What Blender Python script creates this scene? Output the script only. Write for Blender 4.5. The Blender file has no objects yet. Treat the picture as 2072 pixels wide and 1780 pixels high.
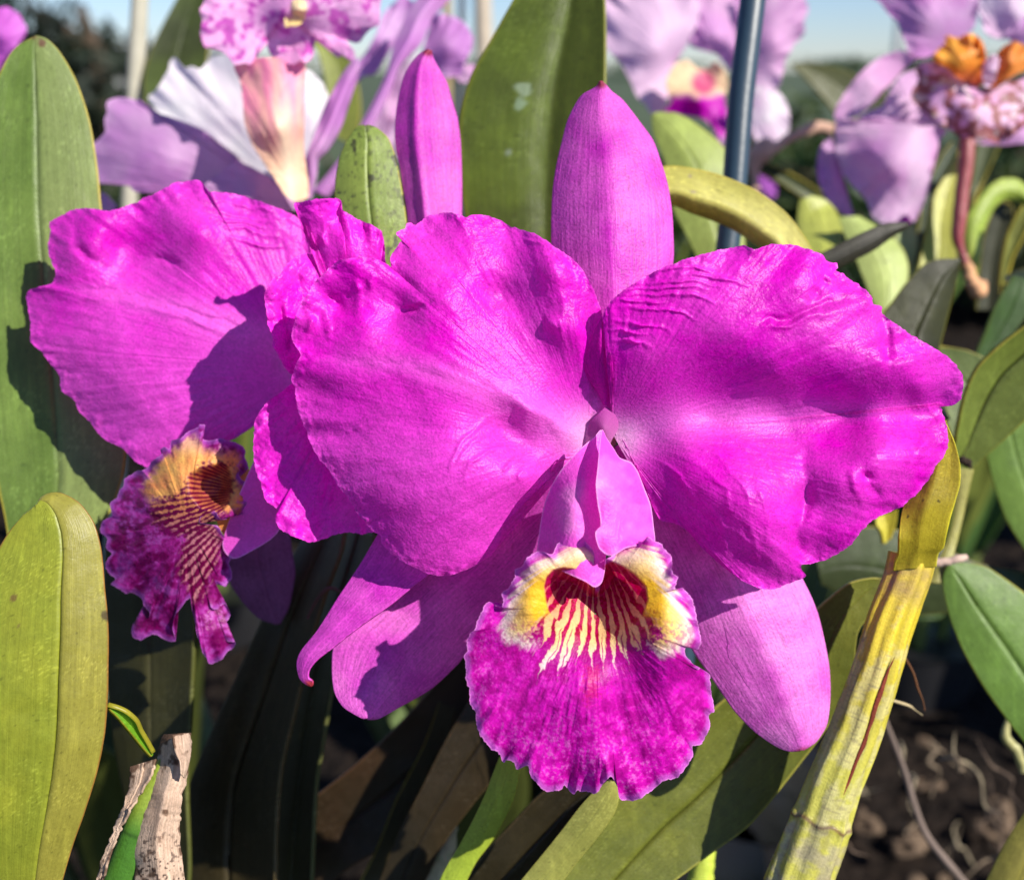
import bpy, math, random
import numpy as np
from mathutils import Vector

# ---------------------------------------------------------------- camera, sky, sun, exposure
SC = bpy.context.scene
COL = SC.collection
PITCH = math.radians(18.6)
FPX = 2222.0                      # focal length in units of a 2072 px wide picture
CAMLOC = np.array([0.0, 0.0, 0.60])
RIGHT = np.array([1.0, 0.0, 0.0])
UP = np.array([0.0, math.sin(PITCH), math.cos(PITCH)])
FWD = np.array([0.0, math.cos(PITCH), -math.sin(PITCH)])

cam_data = bpy.data.cameras.new('camera')
cam = bpy.data.objects.new('camera', cam_data)
COL.objects.link(cam)
cam.location = CAMLOC
cam.rotation_euler = (math.radians(90) - PITCH, 0, 0)
cam_data.sensor_width = 36.0
cam_data.lens = 36.0 * FPX / 2072.0
cam_data.clip_start = 0.01
cam_data.clip_end = 2000
cam_data.dof.use_dof = True
cam_data.dof.focus_distance = 0.272
cam_data.dof.aperture_fstop = 9.5
SC.camera = cam

sd = 0.62 * RIGHT + 0.44 * UP - 0.66 * FWD
sd /= np.linalg.norm(sd)
SUN_ELEV = math.asin(sd[2]); SUN_ROT = math.atan2(sd[0], sd[1])
world = bpy.data.worlds.new('World'); SC.world = world; world.use_nodes = True
wn = world.node_tree.nodes; wl = world.node_tree.links
sky = wn.new('ShaderNodeTexSky'); sky.sky_type = 'NISHITA'; sky.sun_disc = False
sky.sun_elevation = SUN_ELEV; sky.sun_rotation = SUN_ROT
sky.air_density = 1.0; sky.dust_density = 0.1; sky.ozone_density = 4.0
tint = wn.new('ShaderNodeVectorMath'); tint.operation = 'MULTIPLY'; tint.inputs[1].default_value = (.86, .94, 1.18)
wl.new(sky.outputs[0], tint.inputs[0]); wl.new(tint.outputs[0], wn['Background'].inputs[0])
wn['Background'].inputs[1].default_value = 0.07
sun_data = bpy.data.lights.new('sun', 'SUN'); sun_data.energy = 4.9; sun_data.angle = math.radians(0.5)
sun_data.color = (1.0, 0.94, 0.84)
sun = bpy.data.objects.new('sun', sun_data); COL.objects.link(sun)
sun.rotation_euler = Vector(sd).to_track_quat('Z', 'Y').to_euler()
sun.location = (0, 0, 5)
SC.view_settings.view_transform = 'Standard'; SC.view_settings.look = 'None'
SC.view_settings.exposure = 0.72; SC.view_settings.gamma = 1.0
SC.cycles.max_bounces = 10; SC.cycles.transmission_bounces = 6; SC.cycles.transparent_max_bounces = 6

# ---------------------------------------------------------------- helpers
FR = {'D': (0, 0, 1.0), 'A1': (0, 0, .35135), 'A2': (641.5, 0, .35135), 'A3': (1283, 0, .3808),
      'A4': (0, 561.3, .35135), 'A5': (0, 1122.7, .3694), 'B1': (561.3, 401, .35135),
      'B2': (1122.7, 401, .4505), 'B3': (882.1, 842, .4639), 'B4': (561.3, 1042.5, .4144),
      'B5': (1363.2, 1042.5, .4146), 'C1': (1684, 481.1, .22524), 'C2': (1764.2, 801.9, .22526),
      'C3': (1563.7, 280.7, .24776), 'C4': (360.9, 1042.5, .41442)}
def Fm(f, pts):
    x0, y0, s = FR[f]
    return [(x0 + p[0] * s, y0 + p[1] * s) + tuple(p[2:]) for p in pts]

def W(px, py, d):
    """a direction of view and a distance along the view axis -> world"""
    px = np.asarray(px, float); py = np.asarray(py, float); d = np.asarray(d, float)
    a = ((px - 1036) / FPX)[..., None]; b = ((890 - py) / FPX)[..., None]
    return CAMLOC + d[..., None] * (FWD + a * RIGHT + b * UP)

rs = np.random.RandomState(7)
PERM = rs.permutation(4096)
RV = rs.rand(4096) * 2 - 1
def vnoise(x, y, seed=0):
    x = np.asarray(x, float); y = np.asarray(y, float)
    xi = np.floor(x).astype(np.int64); yi = np.floor(y).astype(np.int64)
    xf = x - xi; yf = y - yi
    u = xf * xf * (3 - 2 * xf); v = yf * yf * (3 - 2 * yf)
    def h(a, b): return RV[PERM[(PERM[(a + seed * 131) & 4095] + b) & 4095]]
    return ((h(xi, yi) * (1 - u) + h(xi + 1, yi) * u) * (1 - v) + (h(xi, yi + 1) * (1 - u) + h(xi + 1, yi + 1) * u) * v)
def fbm(x, y, seed=0, oct=4, g=.5):
    s = 0; a = 1; t = 0
    for i in range(oct):
        s = s + a * vnoise(x * 2 ** i, y * 2 ** i, seed + i * 17); t += a; a *= g
    return s / t
def sm(a, b, x):
    t = np.clip((x - a) / (b - a), 0, 1); return t * t * (3 - 2 * t)
def mixc(a, b, t):
    t = np.asarray(t)[..., None]; return np.asarray(a) * (1 - t) + np.asarray(b) * t
def srgb(r, g, b):
    f = lambda c: (c / 255 / 12.92) if c / 255 <= .04045 else ((c / 255 + .055) / 1.055) ** 2.4
    return np.array([f(r), f(g), f(b)])

def spline(pts, n, closed=False):
    """centripetal-ish Catmull-Rom through pts, resampled evenly to n points"""
    P = np.array(pts, float); k = len(P)
    out = []
    seg = k if closed else k - 1
    for i in range(seg):
        if closed: p0, p1, p2, p3 = P[i - 1], P[i], P[(i + 1) % k], P[(i + 2) % k]
        else: p0, p1, p2, p3 = P[max(i - 1, 0)], P[i], P[i + 1], P[min(i + 2, k - 1)]
        t = np.linspace(0, 1, 14, endpoint=False)[:, None]
        c = .5 * (2 * p1 + (p2 - p0) * t + (2 * p0 - 5 * p1 + 4 * p2 - p3) * t ** 2 + (3 * p1 - p0 - 3 * p2 + p3) * t ** 3)
        lin = p1 + (p2 - p1) * t
        out.append(.8 * c + .2 * lin)
    out.append(P[:1] if closed else P[-1:])
    Q = np.concatenate(out)
    L = np.r_[0, np.cumsum(np.linalg.norm(np.diff(Q[:, :2], axis=0), axis=1))]
    s = np.linspace(0, L[-1], n + 1)[:-1] if closed else np.linspace(0, L[-1], n)
    return np.stack([np.interp(s, L, Q[:, j]) for j in range(Q.shape[1])], 1), L[-1]

def tps(ctrl):
    C = np.array(ctrl, float); X = C[:, :2] / 100; z = C[:, 2]; n = len(C)
    def U(r2): return .5 * r2 * np.log(r2 + 1e-9)
    K = U(((X[:, None] - X[None]) ** 2).sum(-1)) + 0.03 * np.eye(n)
    Pm = np.c_[np.ones(n), X]
    A = np.block([[K, Pm], [Pm.T, np.zeros((3, 3))]])
    w = np.linalg.solve(A, np.r_[z, 0, 0, 0])
    lo, hi = z.min() - 4, z.max() + 4
    def f(x, y):
        sh = np.shape(x); q = np.stack([np.ravel(x), np.ravel(y)], 1) / 100
        r = np.zeros(len(q))
        for i in range(n): r += w[i] * U(((q - X[i]) ** 2).sum(1))
        r += w[n] + q @ w[n + 1:]
        return np.clip(r, lo, hi).reshape(sh)
    return f

def seg_dist(x, y, line):
    """distance to a polyline and the fraction along it"""
    L = np.array(line, float); best = np.full(np.shape(x), 1e9); fr = np.zeros(np.shape(x))
    n = len(L) - 1
    for i in range(n):
        a, b = L[i, :2], L[i + 1, :2]; ab = b - a; q = (ab ** 2).sum() + 1e-9
        t = np.clip(((x - a[0]) * ab[0] + (y - a[1]) * ab[1]) / q, 0, 1)
        d = np.hypot(x - a[0] - t * ab[0], y - a[1] - t * ab[1])
        m = d < best; best = np.where(m, d, best); fr = np.where(m, (i + t) / n, fr)
    return best, fr

def inside(x, y, poly):
    P = np.array(poly, float); c = np.zeros(np.shape(x), bool); j = len(P) - 1
    for i in range(len(P)):
        yi, yj, xi, xj = P[i, 1], P[j, 1], P[i, 0], P[j, 0]
        if yi != yj:
            c ^= ((yi > y) != (yj > y)) & (x < (xj - xi) * (y - yi) / (yj - yi) + xi)
        j = i
    return c
def sdf(x, y, poly):
    d, _ = seg_dist(x, y, list(poly) + [poly[0]])
    return np.where(inside(x, y, poly), d, -d)

def tag(o, label=None, cat=None, group=None, kind=None):
    if label: o['label'] = label
    if cat: o['category'] = cat
    if group: o['group'] = group
    if kind: o['kind'] = kind
    return o
def empty(name, loc, label=None, cat=None, group=None):
    o = bpy.data.objects.new(name, None); COL.objects.link(o)
    o.location = Vector(loc); o.empty_display_size = .01
    return tag(o, label, cat, group)

def mesh_obj(name, V, faces, mat, parent=None, cols=None, uv=None, smooth=True):
    me = bpy.data.meshes.new(name)
    V = np.asarray(V, np.float32); off = np.zeros(3)
    if parent is not None:
        off = np.array(parent.location)
        p = parent.parent
        while p is not None: off = off + np.array(p.location); p = p.parent
    else:
        off = V.mean(0); off[2] = V[:, 2].min()
    V = V - off.astype(np.float32)
    F = np.asarray(faces, np.int32)
    me.vertices.add(len(V)); me.vertices.foreach_set('co', V.ravel())
    me.loops.add(F.size); me.loops.foreach_set('vertex_index', F.ravel())
    me.polygons.add(len(F))
    k = F.shape[1]
    me.polygons.foreach_set('loop_start', np.arange(0, F.size, k, dtype=np.int32))
    me.update(calc_edges=True)
    if smooth: me.polygons.foreach_set('use_smooth', np.ones(len(F), bool))
    if cols is not None:
        a = me.color_attributes.new('Col', 'FLOAT_COLOR', 'POINT')
        a.data.foreach_set('color', np.c_[np.clip(cols, 0, 1), np.ones(len(V))].astype(np.float32).ravel())
    if uv is not None:
        l = me.uv_layers.new(name='UVMap')
        l.data.foreach_set('uv', np.asarray(uv, np.float32)[F.ravel()].ravel())
    me.validate(); me.update()
    me.materials.append(mat)
    o = bpy.data.objects.new(name, me); COL.objects.link(o)
    if parent is not None: o.parent = parent
    else: o.location = Vector(off)
    return o

def grid_faces(n, m, closed=False):
    """n rows, m columns; closed wraps the columns"""
    i = np.arange(n - 1)[:, None]; mm = m if closed else m - 1
    j = np.arange(mm)[None]; j2 = (j + 1) % m
    return np.stack([i * m + j, i * m + j2, (i + 1) * m + j2, (i + 1) * m + j], -1).reshape(-1, 4)

def thicken(o, t, off=-1.0):
    s = o.modifiers.new('solid', 'SOLIDIFY'); s.thickness = t; s.offset = off
    return o
# ---------------------------------------------------------------- materials
def newmat(name):
    m = bpy.data.materials.new(name); m.use_nodes = True
    nt = m.node_tree; nt.nodes.clear()
    out = nt.nodes.new('ShaderNodeOutputMaterial')
    return m, nt, out
def nd(nt, t, **kw):
    n = nt.nodes.new(t)
    for k, v in kw.items():
        if isinstance(k, str) and k.startswith('i_'): n.inputs[k[2:].replace('_', ' ')].default_value = v
        else: setattr(n, k, v)
    return n
def mth(nt, op, a, b=None, c=None):
    n = nt.nodes.new('ShaderNodeMath'); n.operation = op
    for i, s in enumerate((a, b, c)):
        if s is None: continue
        if hasattr(s, 'links'): nt.links.new(s, n.inputs[i])
        else: n.inputs[i].default_value = s
    return n.outputs[0]
def noise_of(nt, vec, scale, detail=3, rough=.5):
    n = nt.nodes.new('ShaderNodeTexNoise'); n.inputs['Scale'].default_value = scale
    n.inputs['Detail'].default_value = detail; n.inputs['Roughness'].default_value = rough
    nt.links.new(vec, n.inputs['Vector']); return n.outputs['Fac']
def scaled(nt, vec, s):
    n = nt.nodes.new('ShaderNodeMapping'); n.inputs['Scale'].default_value = s
    nt.links.new(vec, n.inputs['Vector']); return n.outputs[0]
def mulcol(nt, col, fac):
    n = nt.nodes.new('ShaderNodeVectorMath'); n.operation = 'SCALE'
    nt.links.new(col, n.inputs[0]); nt.links.new(fac, n.inputs['Scale']); return n.outputs[0]

def tissue(name, transl=.35, rough=.45, spec=.3, grain=.35, veins=.35, vein_scale=(5, 1, 1), var=.18, tsat=(1.15, .8, 1.1), coat=0.0, sheen=0.0, vline=0.0):
    """living plant tissue: pigment from the mesh attribute, fine cell grain, veins along UV.x"""
    m, nt, out = newmat(name); L = nt.links
    at = nd(nt, 'ShaderNodeAttribute', attribute_name='Col')
    tc = nt.nodes.new('ShaderNodeTexCoord')
    g1 = noise_of(nt, tc.outputs['Object'], 1500, 2)
    g2 = noise_of(nt, tc.outputs['Object'], 260, 3)
    vv = noise_of(nt, scaled(nt, tc.outputs['UV'], vein_scale), 1.0, 4, .6)
    f = mth(nt, 'ADD', mth(nt, 'MULTIPLY', mth(nt, 'SUBTRACT', g1, .5), var * 2.8), mth(nt, 'MULTIPLY', mth(nt, 'SUBTRACT', g2, .5), var * 1.0))
    f = mth(nt, 'ADD', f, mth(nt, 'MULTIPLY', mth(nt, 'SUBTRACT', vv, .5), var * 1.6))
    f = mth(nt, 'ADD', f, 1.0)
    if vline:
        # thin darker veins: where the vein noise crosses its middle value
        a = mth(nt, 'ABSOLUTE', mth(nt, 'SUBTRACT', vv, .5))
        k = nt.nodes.new('ShaderNodeMapRange'); k.inputs[1].default_value = 0.0; k.inputs[2].default_value = .016
        k.inputs[3].default_value = 1 - vline; k.inputs[4].default_value = 1.0; L.new(a, k.inputs[0])
        f = mth(nt, 'MULTIPLY', f, k.outputs[0])
    col = mulcol(nt, at.outputs['Color'], f)
    b1 = nd(nt, 'ShaderNodeBump', i_Strength=veins, i_Distance=.0006); L.new(vv, b1.inputs['Height'])
    b2 = nd(nt, 'ShaderNodeBump', i_Strength=grain, i_Distance=.00025)
    L.new(mth(nt, 'ADD', g1, mth(nt, 'MULTIPLY', g2, .12)), b2.inputs['Height']); L.new(b1.outputs[0], b2.inputs['Normal'])
    p = nt.nodes.new('ShaderNodeBsdfPrincipled')
    L.new(col, p.inputs['Base Color']); L.new(b2.outputs[0], p.inputs['Normal'])
    p.inputs['Roughness'].default_value = rough; p.inputs['Specular IOR Level'].default_value = spec
    p.inputs['Coat Weight'].default_value = coat; p.inputs['Coat Roughness'].default_value = .3
    if sheen:
        p.inputs['Sheen Weight'].default_value = sheen; p.inputs['Sheen Roughness'].default_value = .4
        p.inputs['Sheen Tint'].default_value = (1, .7, 1, 1)
    t = nt.nodes.new('ShaderNodeBsdfTranslucent')
    tv = nd(nt, 'ShaderNodeVectorMath', operation='MULTIPLY'); L.new(col, tv.inputs[0]); tv.inputs[1].default_value = tsat
    L.new(tv.outputs[0], t.inputs['Color']); L.new(b2.outputs[0], t.inputs['Normal'])
    mx = nd(nt, 'ShaderNodeMixShader', i_Fac=transl)
    L.new(p.outputs[0], mx.inputs[1]); L.new(t.outputs[0], mx.inputs[2]); L.new(mx.outputs[0], out.inputs['Surface'])
    return m

M_PETAL = tissue('velvet petal', transl=.42, rough=.4, spec=.28, grain=.65, veins=.3, vein_scale=(3.4, 1, 1), var=.24, sheen=.0, vline=.26)
M_SEPAL = tissue('sepal', transl=.3, rough=.45, spec=.25, grain=.6, veins=.45, vein_scale=(26, 2.6, 1), var=.3, vline=.42)
M_LIP = tissue('lip', transl=.36, rough=.42, spec=.3, grain=.6, veins=.3, vein_scale=(3, 1, 1), var=.18, tsat=(1.05, .85, 1.05))
M_SOFT = tissue('pale petal', transl=.45, rough=.5, spec=.25, grain=.3, veins=.4, vein_scale=(3, 1, 1), var=.08, tsat=(1.05, .95, 1.05))
M_LEAF = tissue('leaf', transl=.16, rough=.42, spec=.3, grain=.35, veins=.22, vein_scale=(60, 3, 1), var=.13, tsat=(1.3, 1.5, .35))
M_LEAF_THIN = tissue('thin leaf', transl=.3, rough=.4, spec=.4, grain=.2, veins=.22, vein_scale=(60, 3, 1), var=.12, tsat=(1.2, 1.35, .35))
M_CANE = tissue('cane', transl=.05, rough=.33, spec=.5, grain=.5, veins=.5, vein_scale=(40, 2, 1), var=.2)
M_DRY = tissue('dry sheath', transl=.2, rough=.7, spec=.15, grain=.6, veins=.7, vein_scale=(50, 2, 1), var=.22, tsat=(1.1, .95, .7))

def hard(name, rough=.5, spec=.4, var=.2, scale=200, bump=.3, metal=0.0, dist=.0008):
    m, nt, out = newmat(name); L = nt.links
    at = nd(nt, 'ShaderNodeAttribute', attribute_name='Col'); tc = nt.nodes.new('ShaderNodeTexCoord')
    g = noise_of(nt, tc.outputs['Object'], scale, 5, .6)
    col = mulcol(nt, at.outputs['Color'], mth(nt, 'ADD', mth(nt, 'MULTIPLY', mth(nt, 'SUBTRACT', g, .5), var * 2), 1.0))
    b = nd(nt, 'ShaderNodeBump', i_Strength=bump, i_Distance=dist); L.new(g, b.inputs['Height'])
    p = nt.nodes.new('ShaderNodeBsdfPrincipled'); L.new(col, p.inputs['Base Color']); L.new(b.outputs[0], p.inputs['Normal'])
    p.inputs['Roughness'].default_value = rough; p.inputs['Specular IOR Level'].default_value = spec; p.inputs['Metallic'].default_value = metal
    L.new(p.outputs[0], out.inputs['Surface']); return m
M_STAKE = hard('coated stake', rough=.42, spec=.5, var=.1, scale=300, bump=.15)
M_WOOD = hard('weathered wood', rough=.8, spec=.2, var=.3, scale=90, bump=.5)
M_BARK = hard('bark', rough=.9, spec=.15, var=.4, scale=120, bump=.8, dist=.002)
M_FAR = hard('far thing', rough=.8, spec=.2, var=.2, scale=2, bump=.3, dist=.02)

# ---------------------------------------------------------------- surface builders
def petal(name, outline, base, ctrl, d0, mat, parent, colf, ruffle=(), jit=(0, 60), folds=(), n=420, m=110,
          pucker=.25, rad=.15, K=60, seed=1, extra=None, label=None, crk=0):
    O, per = spline(outline, n, True)
    c = np.array(base, float)
    v = np.arange(n) / n
    r = np.hypot(*(O[:, :2] - c).T)
    dirn = (O[:, :2] - c) / (r[:, None] + 1e-6)
    if jit[0]:
        j = jit[0] * (.6 * vnoise(v * jit[1], v * 0 + 3.3, seed) + .5 * vnoise(v * jit[1] * 2.7, v * 0 + 9.1, seed + 5))
        O = O.copy(); O[:, :2] += dirn * j[:, None]
    u = np.linspace(0.004, 1, m) ** .92
    X = c[0] + u[:, None] * (O[None, :, 0] - c[0]); Y = c[1] + u[:, None] * (O[None, :, 1] - c[1])
    f = tps(ctrl); Z = f(X, Y)
    U = u[:, None] + 0 * X; Vv = v[None] + 0 * X
    edge = (1 - U) * r[None]
    for (amp, cyc, st, sdx) in ruffle:
        ph = Vv * cyc + .9 * vnoise(Vv * cyc * .37, U * 1.2, sdx) + .25 * U
        Z = Z + amp * sm(st, 1, U) ** 1.4 * np.sin(2 * np.pi * ph) * (.55 + .6 * vnoise(Vv * cyc * .5, U * .7 + 4, sdx + 3))
    Z = Z + rad * sm(.1, .7, U) * fbm(Vv * K, U * 2.0, seed + 11, 3) * 1.6
    Z = Z + pucker * sm(.15, .8, U) * fbm(X / 34, Y / 34, seed + 23, 4) * 2
    if crk: Z = Z + crk * np.exp(-edge / 24) * (fbm(X / 13, Y / 13, seed + 61, 3) * 1.5 + fbm(Vv * K * .8, U * 5, seed + 63, 3) * 1.3)
    wx = 9 * fbm(X / 45, Y / 45, seed + 71, 3); wy = 9 * fbm(X / 38, Y / 38, seed + 73, 3)
    for fd in folds:
        line, amp, wd = fd[:3]
        d, t = seg_dist(X + wx, Y + wy, line)
        taper = np.sin(np.pi * np.clip(t, 0.02, .98)) ** 1.1 * (.75 + .5 * vnoise(t * 5 + line[0][0] * .1, t * 0 + line[0][1] * .1, seed)) if len(fd) < 4 else 1.0
        Z = Z + amp * np.exp(-(d / wd) ** 2) * taper
    if extra is not None: Z = Z + extra(X, Y, U, Vv)
    P = W(X, Y, d0 - Z / 1000)
    cols = colf(X, Y, U, Vv, edge)
    uv = np.stack([U * 3, Vv * K], -1)
    o = mesh_obj(name, P.reshape(-1, 3), grid_faces(m, n, True), mat, parent, cols.reshape(-1, 3), uv.reshape(-1, 2))
    if label: o['label'] = label
    return o

def ribbon(name, left, right, dep, mat, parent, colf, cross=(0, 0), pw=1.5, keel=.5, kw=.05, mid=.5, thick=.0012,
           n=160, m=48, seed=1, bump=.15, label=None, undul=0, jit=0, uvs=(1, 1)):
    """left and right edges run tip -> base; dep = view distances along it; cross = mm of each edge toward the camera"""
    Lp, l1 = spline(left, n); Rp, l2 = spline(right, n)
    t = np.linspace(0, 1, n)
    D = np.interp(t, np.linspace(0, 1, len(dep)), dep)
    ks = max(3, n // 12); D = np.convolve(np.pad(D, ks, mode='edge'), np.ones(2 * ks + 1) / (2 * ks + 1), 'valid')
    s = np.linspace(-1, 1, m)
    w = s[None] + 0 * t[:, None]
    if jit:
        Lp = Lp + np.stack([jit * vnoise(t * 40, t * 0, seed), jit * vnoise(t * 40, t * 0 + 5, seed)], 1)
        Rp = Rp + np.stack([jit * vnoise(t * 40, t * 0, seed + 7), jit * vnoise(t * 40, t * 0 + 5, seed + 7)], 1)
    q = np.where(w < 0, mid * (w + 1), mid + (1 - mid) * w)
    X = Lp[:, None, 0] * (1 - q) + Rp[:, None, 0] * q; Y = Lp[:, None, 1] * (1 - q) + Rp[:, None, 1] * q
    cl = np.interp(t, np.linspace(0, 1, len(cross[0])), cross[0]) if np.ndim(cross[0]) else cross[0] + 0 * t
    cr = np.interp(t, np.linspace(0, 1, len(cross[1])), cross[1]) if np.ndim(cross[1]) else cross[1] + 0 * t
    wid = np.hypot(*(Lp[:, :2] - Rp[:, :2]).T); wn_ = (wid / wid.max()) ** .8
    T = t[:, None] + 0 * w
    Z = np.where(w < 0, cl[:, None], cr[:, None]) * np.abs(w) ** pw * wn_[:, None]
    Z = Z - keel * np.exp(-(w / kw) ** 2) * wn_[:, None]
    Z = Z + bump * fbm(X / 60, Y / 60, seed, 3) * 2
    if undul: Z = Z + undul * np.sin(T * 17 + seed + 2 * vnoise(T * 5, w * 0, seed)) * w ** 3
    P = W(X, Y, D[:, None] - Z / 1000)
    cols = colf(X, Y, w, T)
    uv = np.stack([(w * .5 + .5) * uvs[0], T * uvs[1]], -1)
    o = mesh_obj(name, P.reshape(-1, 3), grid_faces(n, m)[:, ::-1], mat, parent, cols.reshape(-1, 3), uv.reshape(-1, 2))
    if thick: thicken(o, thick, 0.0)
    if label: o['label'] = label
    return o

def tube_w(name, pts, radii, mat, parent, color, seg=14, n=60, noise=0.0, seed=3, oval=1.0, colf=None):
    """a tapering rod through world points"""
    P = np.array(pts, float); k = len(P)
    Q = np.c_[P, np.array(radii)[:, None] if np.ndim(radii) else np.full((k, 1), radii)]
    out = []
    for i in range(k - 1):
        p0, p1, p2, p3 = Q[max(i - 1, 0)], Q[i], Q[i + 1], Q[min(i + 2, k - 1)]
        t = np.linspace(0, 1, 12, endpoint=False)[:, None]
        out.append(.5 * (2 * p1 + (p2 - p0) * t + (2 * p0 - 5 * p1 + 4 * p2 - p3) * t ** 2 + (3 * p1 - p0 - 3 * p2 + p3) * t ** 3))
    out.append(Q[-1:]); Q = np.concatenate(out)
    L = np.r_[0, np.cumsum(np.linalg.norm(np.diff(Q[:, :3], axis=0), axis=1))]
    s = np.linspace(0, L[-1], n); Q = np.stack([np.interp(s, L, Q[:, j]) for j in range(4)], 1)
    C = Q[:, :3]; R = np.maximum(Q[:, 3], 1e-5)
    T = np.gradient(C, axis=0); T /= np.linalg.norm(T, axis=1)[:, None] + 1e-12
    ref = FWD; A = np.cross(T, ref); A /= np.linalg.norm(A, axis=1)[:, None] + 1e-12; B = np.cross(T, A)
    th = np.linspace(0, 2 * np.pi, seg, endpoint=False)
    rr = R[:, None] * (1 + noise * fbm(np.linspace(0, 12, n)[:, None] + 0 * th, np.cos(th)[None] * 1.3 + np.sin(th)[None] * .7 + 0 * R[:, None], seed, 3))
    V = C[:, None] + rr[..., None] * (np.cos(th)[None, :, None] * A[:, None] + oval * np.sin(th)[None, :, None] * B[:, None])
    V = V.reshape(-1, 3)
    F = grid_faces(n, seg, True)
    V = np.r_[V, C[:1], C[-1:]]
    e0, e1 = n * seg, n * seg + 1
    j = np.arange(seg)
    cap = np.r_[np.stack([j, (j + 1) % seg, np.full(seg, e0), np.full(seg, e0)], 1), np.stack([(n - 1) * seg + (j + 1) % seg, (n - 1) * seg + j, np.full(seg, e1), np.full(seg, e1)], 1)]
    tt = np.r_[np.repeat(np.linspace(0, 1, n), seg), 0, 1]; aa = np.r_[np.tile(th / 2 / np.pi, n), 0, 0]
    cols = colf(tt, aa) if colf else np.tile(color, (len(V), 1)) * (1 + .12 * fbm(tt * 30, aa * 4, seed, 3))[:, None]
    me_f = np.r_[F]
    o = mesh_obj_mixed(name, V, me_f, cap, mat, parent, cols, np.stack([aa, tt], 1))
    return o

def mesh_obj_mixed(name, V, quads, caps, mat, parent, cols, uv):
    me = bpy.data.meshes.new(name)
    off = np.zeros(3)
    if parent is not None:
        p = parent
        while p is not None: off = off + np.array(p.location); p = p.parent
    else: off = V.mean(0); off[2] = V[:, 2].min()
    me.from_pydata((V - off).tolist(), [], quads.tolist() + [[a, b, c] for a, b, c, _ in caps.tolist()])
    for p in me.polygons: p.use_smooth = True
    a = me.color_attributes.new('Col', 'FLOAT_COLOR', 'POINT')
    a.data.foreach_set('color', np.c_[np.clip(cols, 0, 1), np.ones(len(V))].astype(np.float32).ravel())
    l = me.uv_layers.new(name='UVMap')
    vi = np.empty(len(me.loops), np.int32); me.loops.foreach_get('vertex_index', vi)
    l.data.foreach_set('uv', uv.astype(np.float32)[vi].ravel())
    me.materials.append(mat); me.update()
    o = bpy.data.objects.new(name, me); COL.objects.link(o)
    if parent is not None: o.parent = parent
    else: o.location = Vector(off)
    return o

def rod(name, pts, mat, parent, color, **kw):
    """pts = (px, py, view distance, radius in px of the 2072 wide picture)"""
    P = [W(p[0], p[1], p[2]) for p in pts]; R = [p[3] * p[2] / FPX for p in pts]
    return tube_w(name, P, R, mat, parent, color, **kw)
# ---------------------------------------------------------------- colours of the magenta flowers
MAG = np.array([.66, .008, .50]); MAG_HOT = np.array([.80, .003, .60]); MAG_PALE = np.array([.80, .11, .66]); NEARWHITE = np.array([.78, .50, .74])
def petal_col(base, tipline, seed, hot=.5, pale=.35, rim=.35, low=0):
    """colour: nearly white at the claw, painted glow along the midrib, lilac speckle toward the margin"""
    def f(X, Y, U, V, edge):
        n = fbm(X / 70, Y / 70, seed, 4); n2 = fbm(X / 9, Y / 9, seed + 9, 3)
        c = mixc(MAG, MAG_HOT, np.clip(hot + n * .9, 0, 1))
        c = mixc(c, MAG_PALE, np.clip(pale + .5 * fbm(X / 120, Y / 120, seed + 31, 3) + .15 * n2, 0, 1) * .75)
        if low: c = mixc(c, MAG_PALE, low * sm(tipline[-1][1] - 20, tipline[-1][1] + 230, Y))  # paler below the midrib: pigment with a painted wax sheen
        d, t = seg_dist(X, Y, tipline)
        c = mixc(c, MAG_PALE * [1.1, 1.5, 1.1], .85 * np.exp(-(d / (10 + 46 * (1 - t) * sm(0, .2, t))) ** 2) * (1 - t) ** .6)  # pale midrib streak, its lit glow painted into the colour
        b = np.hypot(X - base[0], Y - base[1])
        c = mixc(c, NEARWHITE, .8 * np.exp(-(b / 52) ** 2))
        c = mixc(c, MAG_PALE * 1.1, rim * np.exp(-(edge / 5.0) ** 2))
        return c
    return f

# ---------------------------------------------------------------- the large open flower
main = empty('orchid_flower', W(1228, 900, .285), 'large open magenta orchid with broad ruffled petals and a yellow-throated striped lip', 'orchid flower')

RP_out = Fm('B2', [(300,1065),(272,1000),(252,930),(262,850),(262,760),(250,680),(232,600),(213,540),(228,495),(262,448),(330,400),(420,345),(520,300),(600,270),(700,242),(790,222),(850,213),(885,226),(915,226),(960,210),(1010,206),(1080,212),(1150,232),(1200,255),(1237,285),(1262,292),(1272,312),(1262,325),(1295,338),(1330,362),(1388,405),(1422,440),(1430,475),(1468,485),(1472,520),(1530,560),(1580,600),(1640,635),(1700,670),(1760,708),(1800,745),(1828,790),(1838,840),(1826,885),(1824,905),(1800,925),(1772,933),(1745,922),(1722,920),(1738,950),(1755,995),(1766,1045),(1764,1110),(1745,1160),(1715,1200),(1690,1245),(1650,1300),(1605,1345),(1560,1385),(1500,1410),(1440,1440),(1408,1465),(1370,1500),(1335,1550),(1290,1585),(1220,1620),(1150,1640),(1108,1645),(1108,1665),(1128,1694),(1100,1712),(1060,1725),(1000,1750),(960,1757),(900,1745),(830,1710),(750,1650),(660,1570),(620,1520),(590,1490),(540,1460),(470,1440),(430,1350),(400,1270),(375,1210),(345,1150)])
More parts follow.
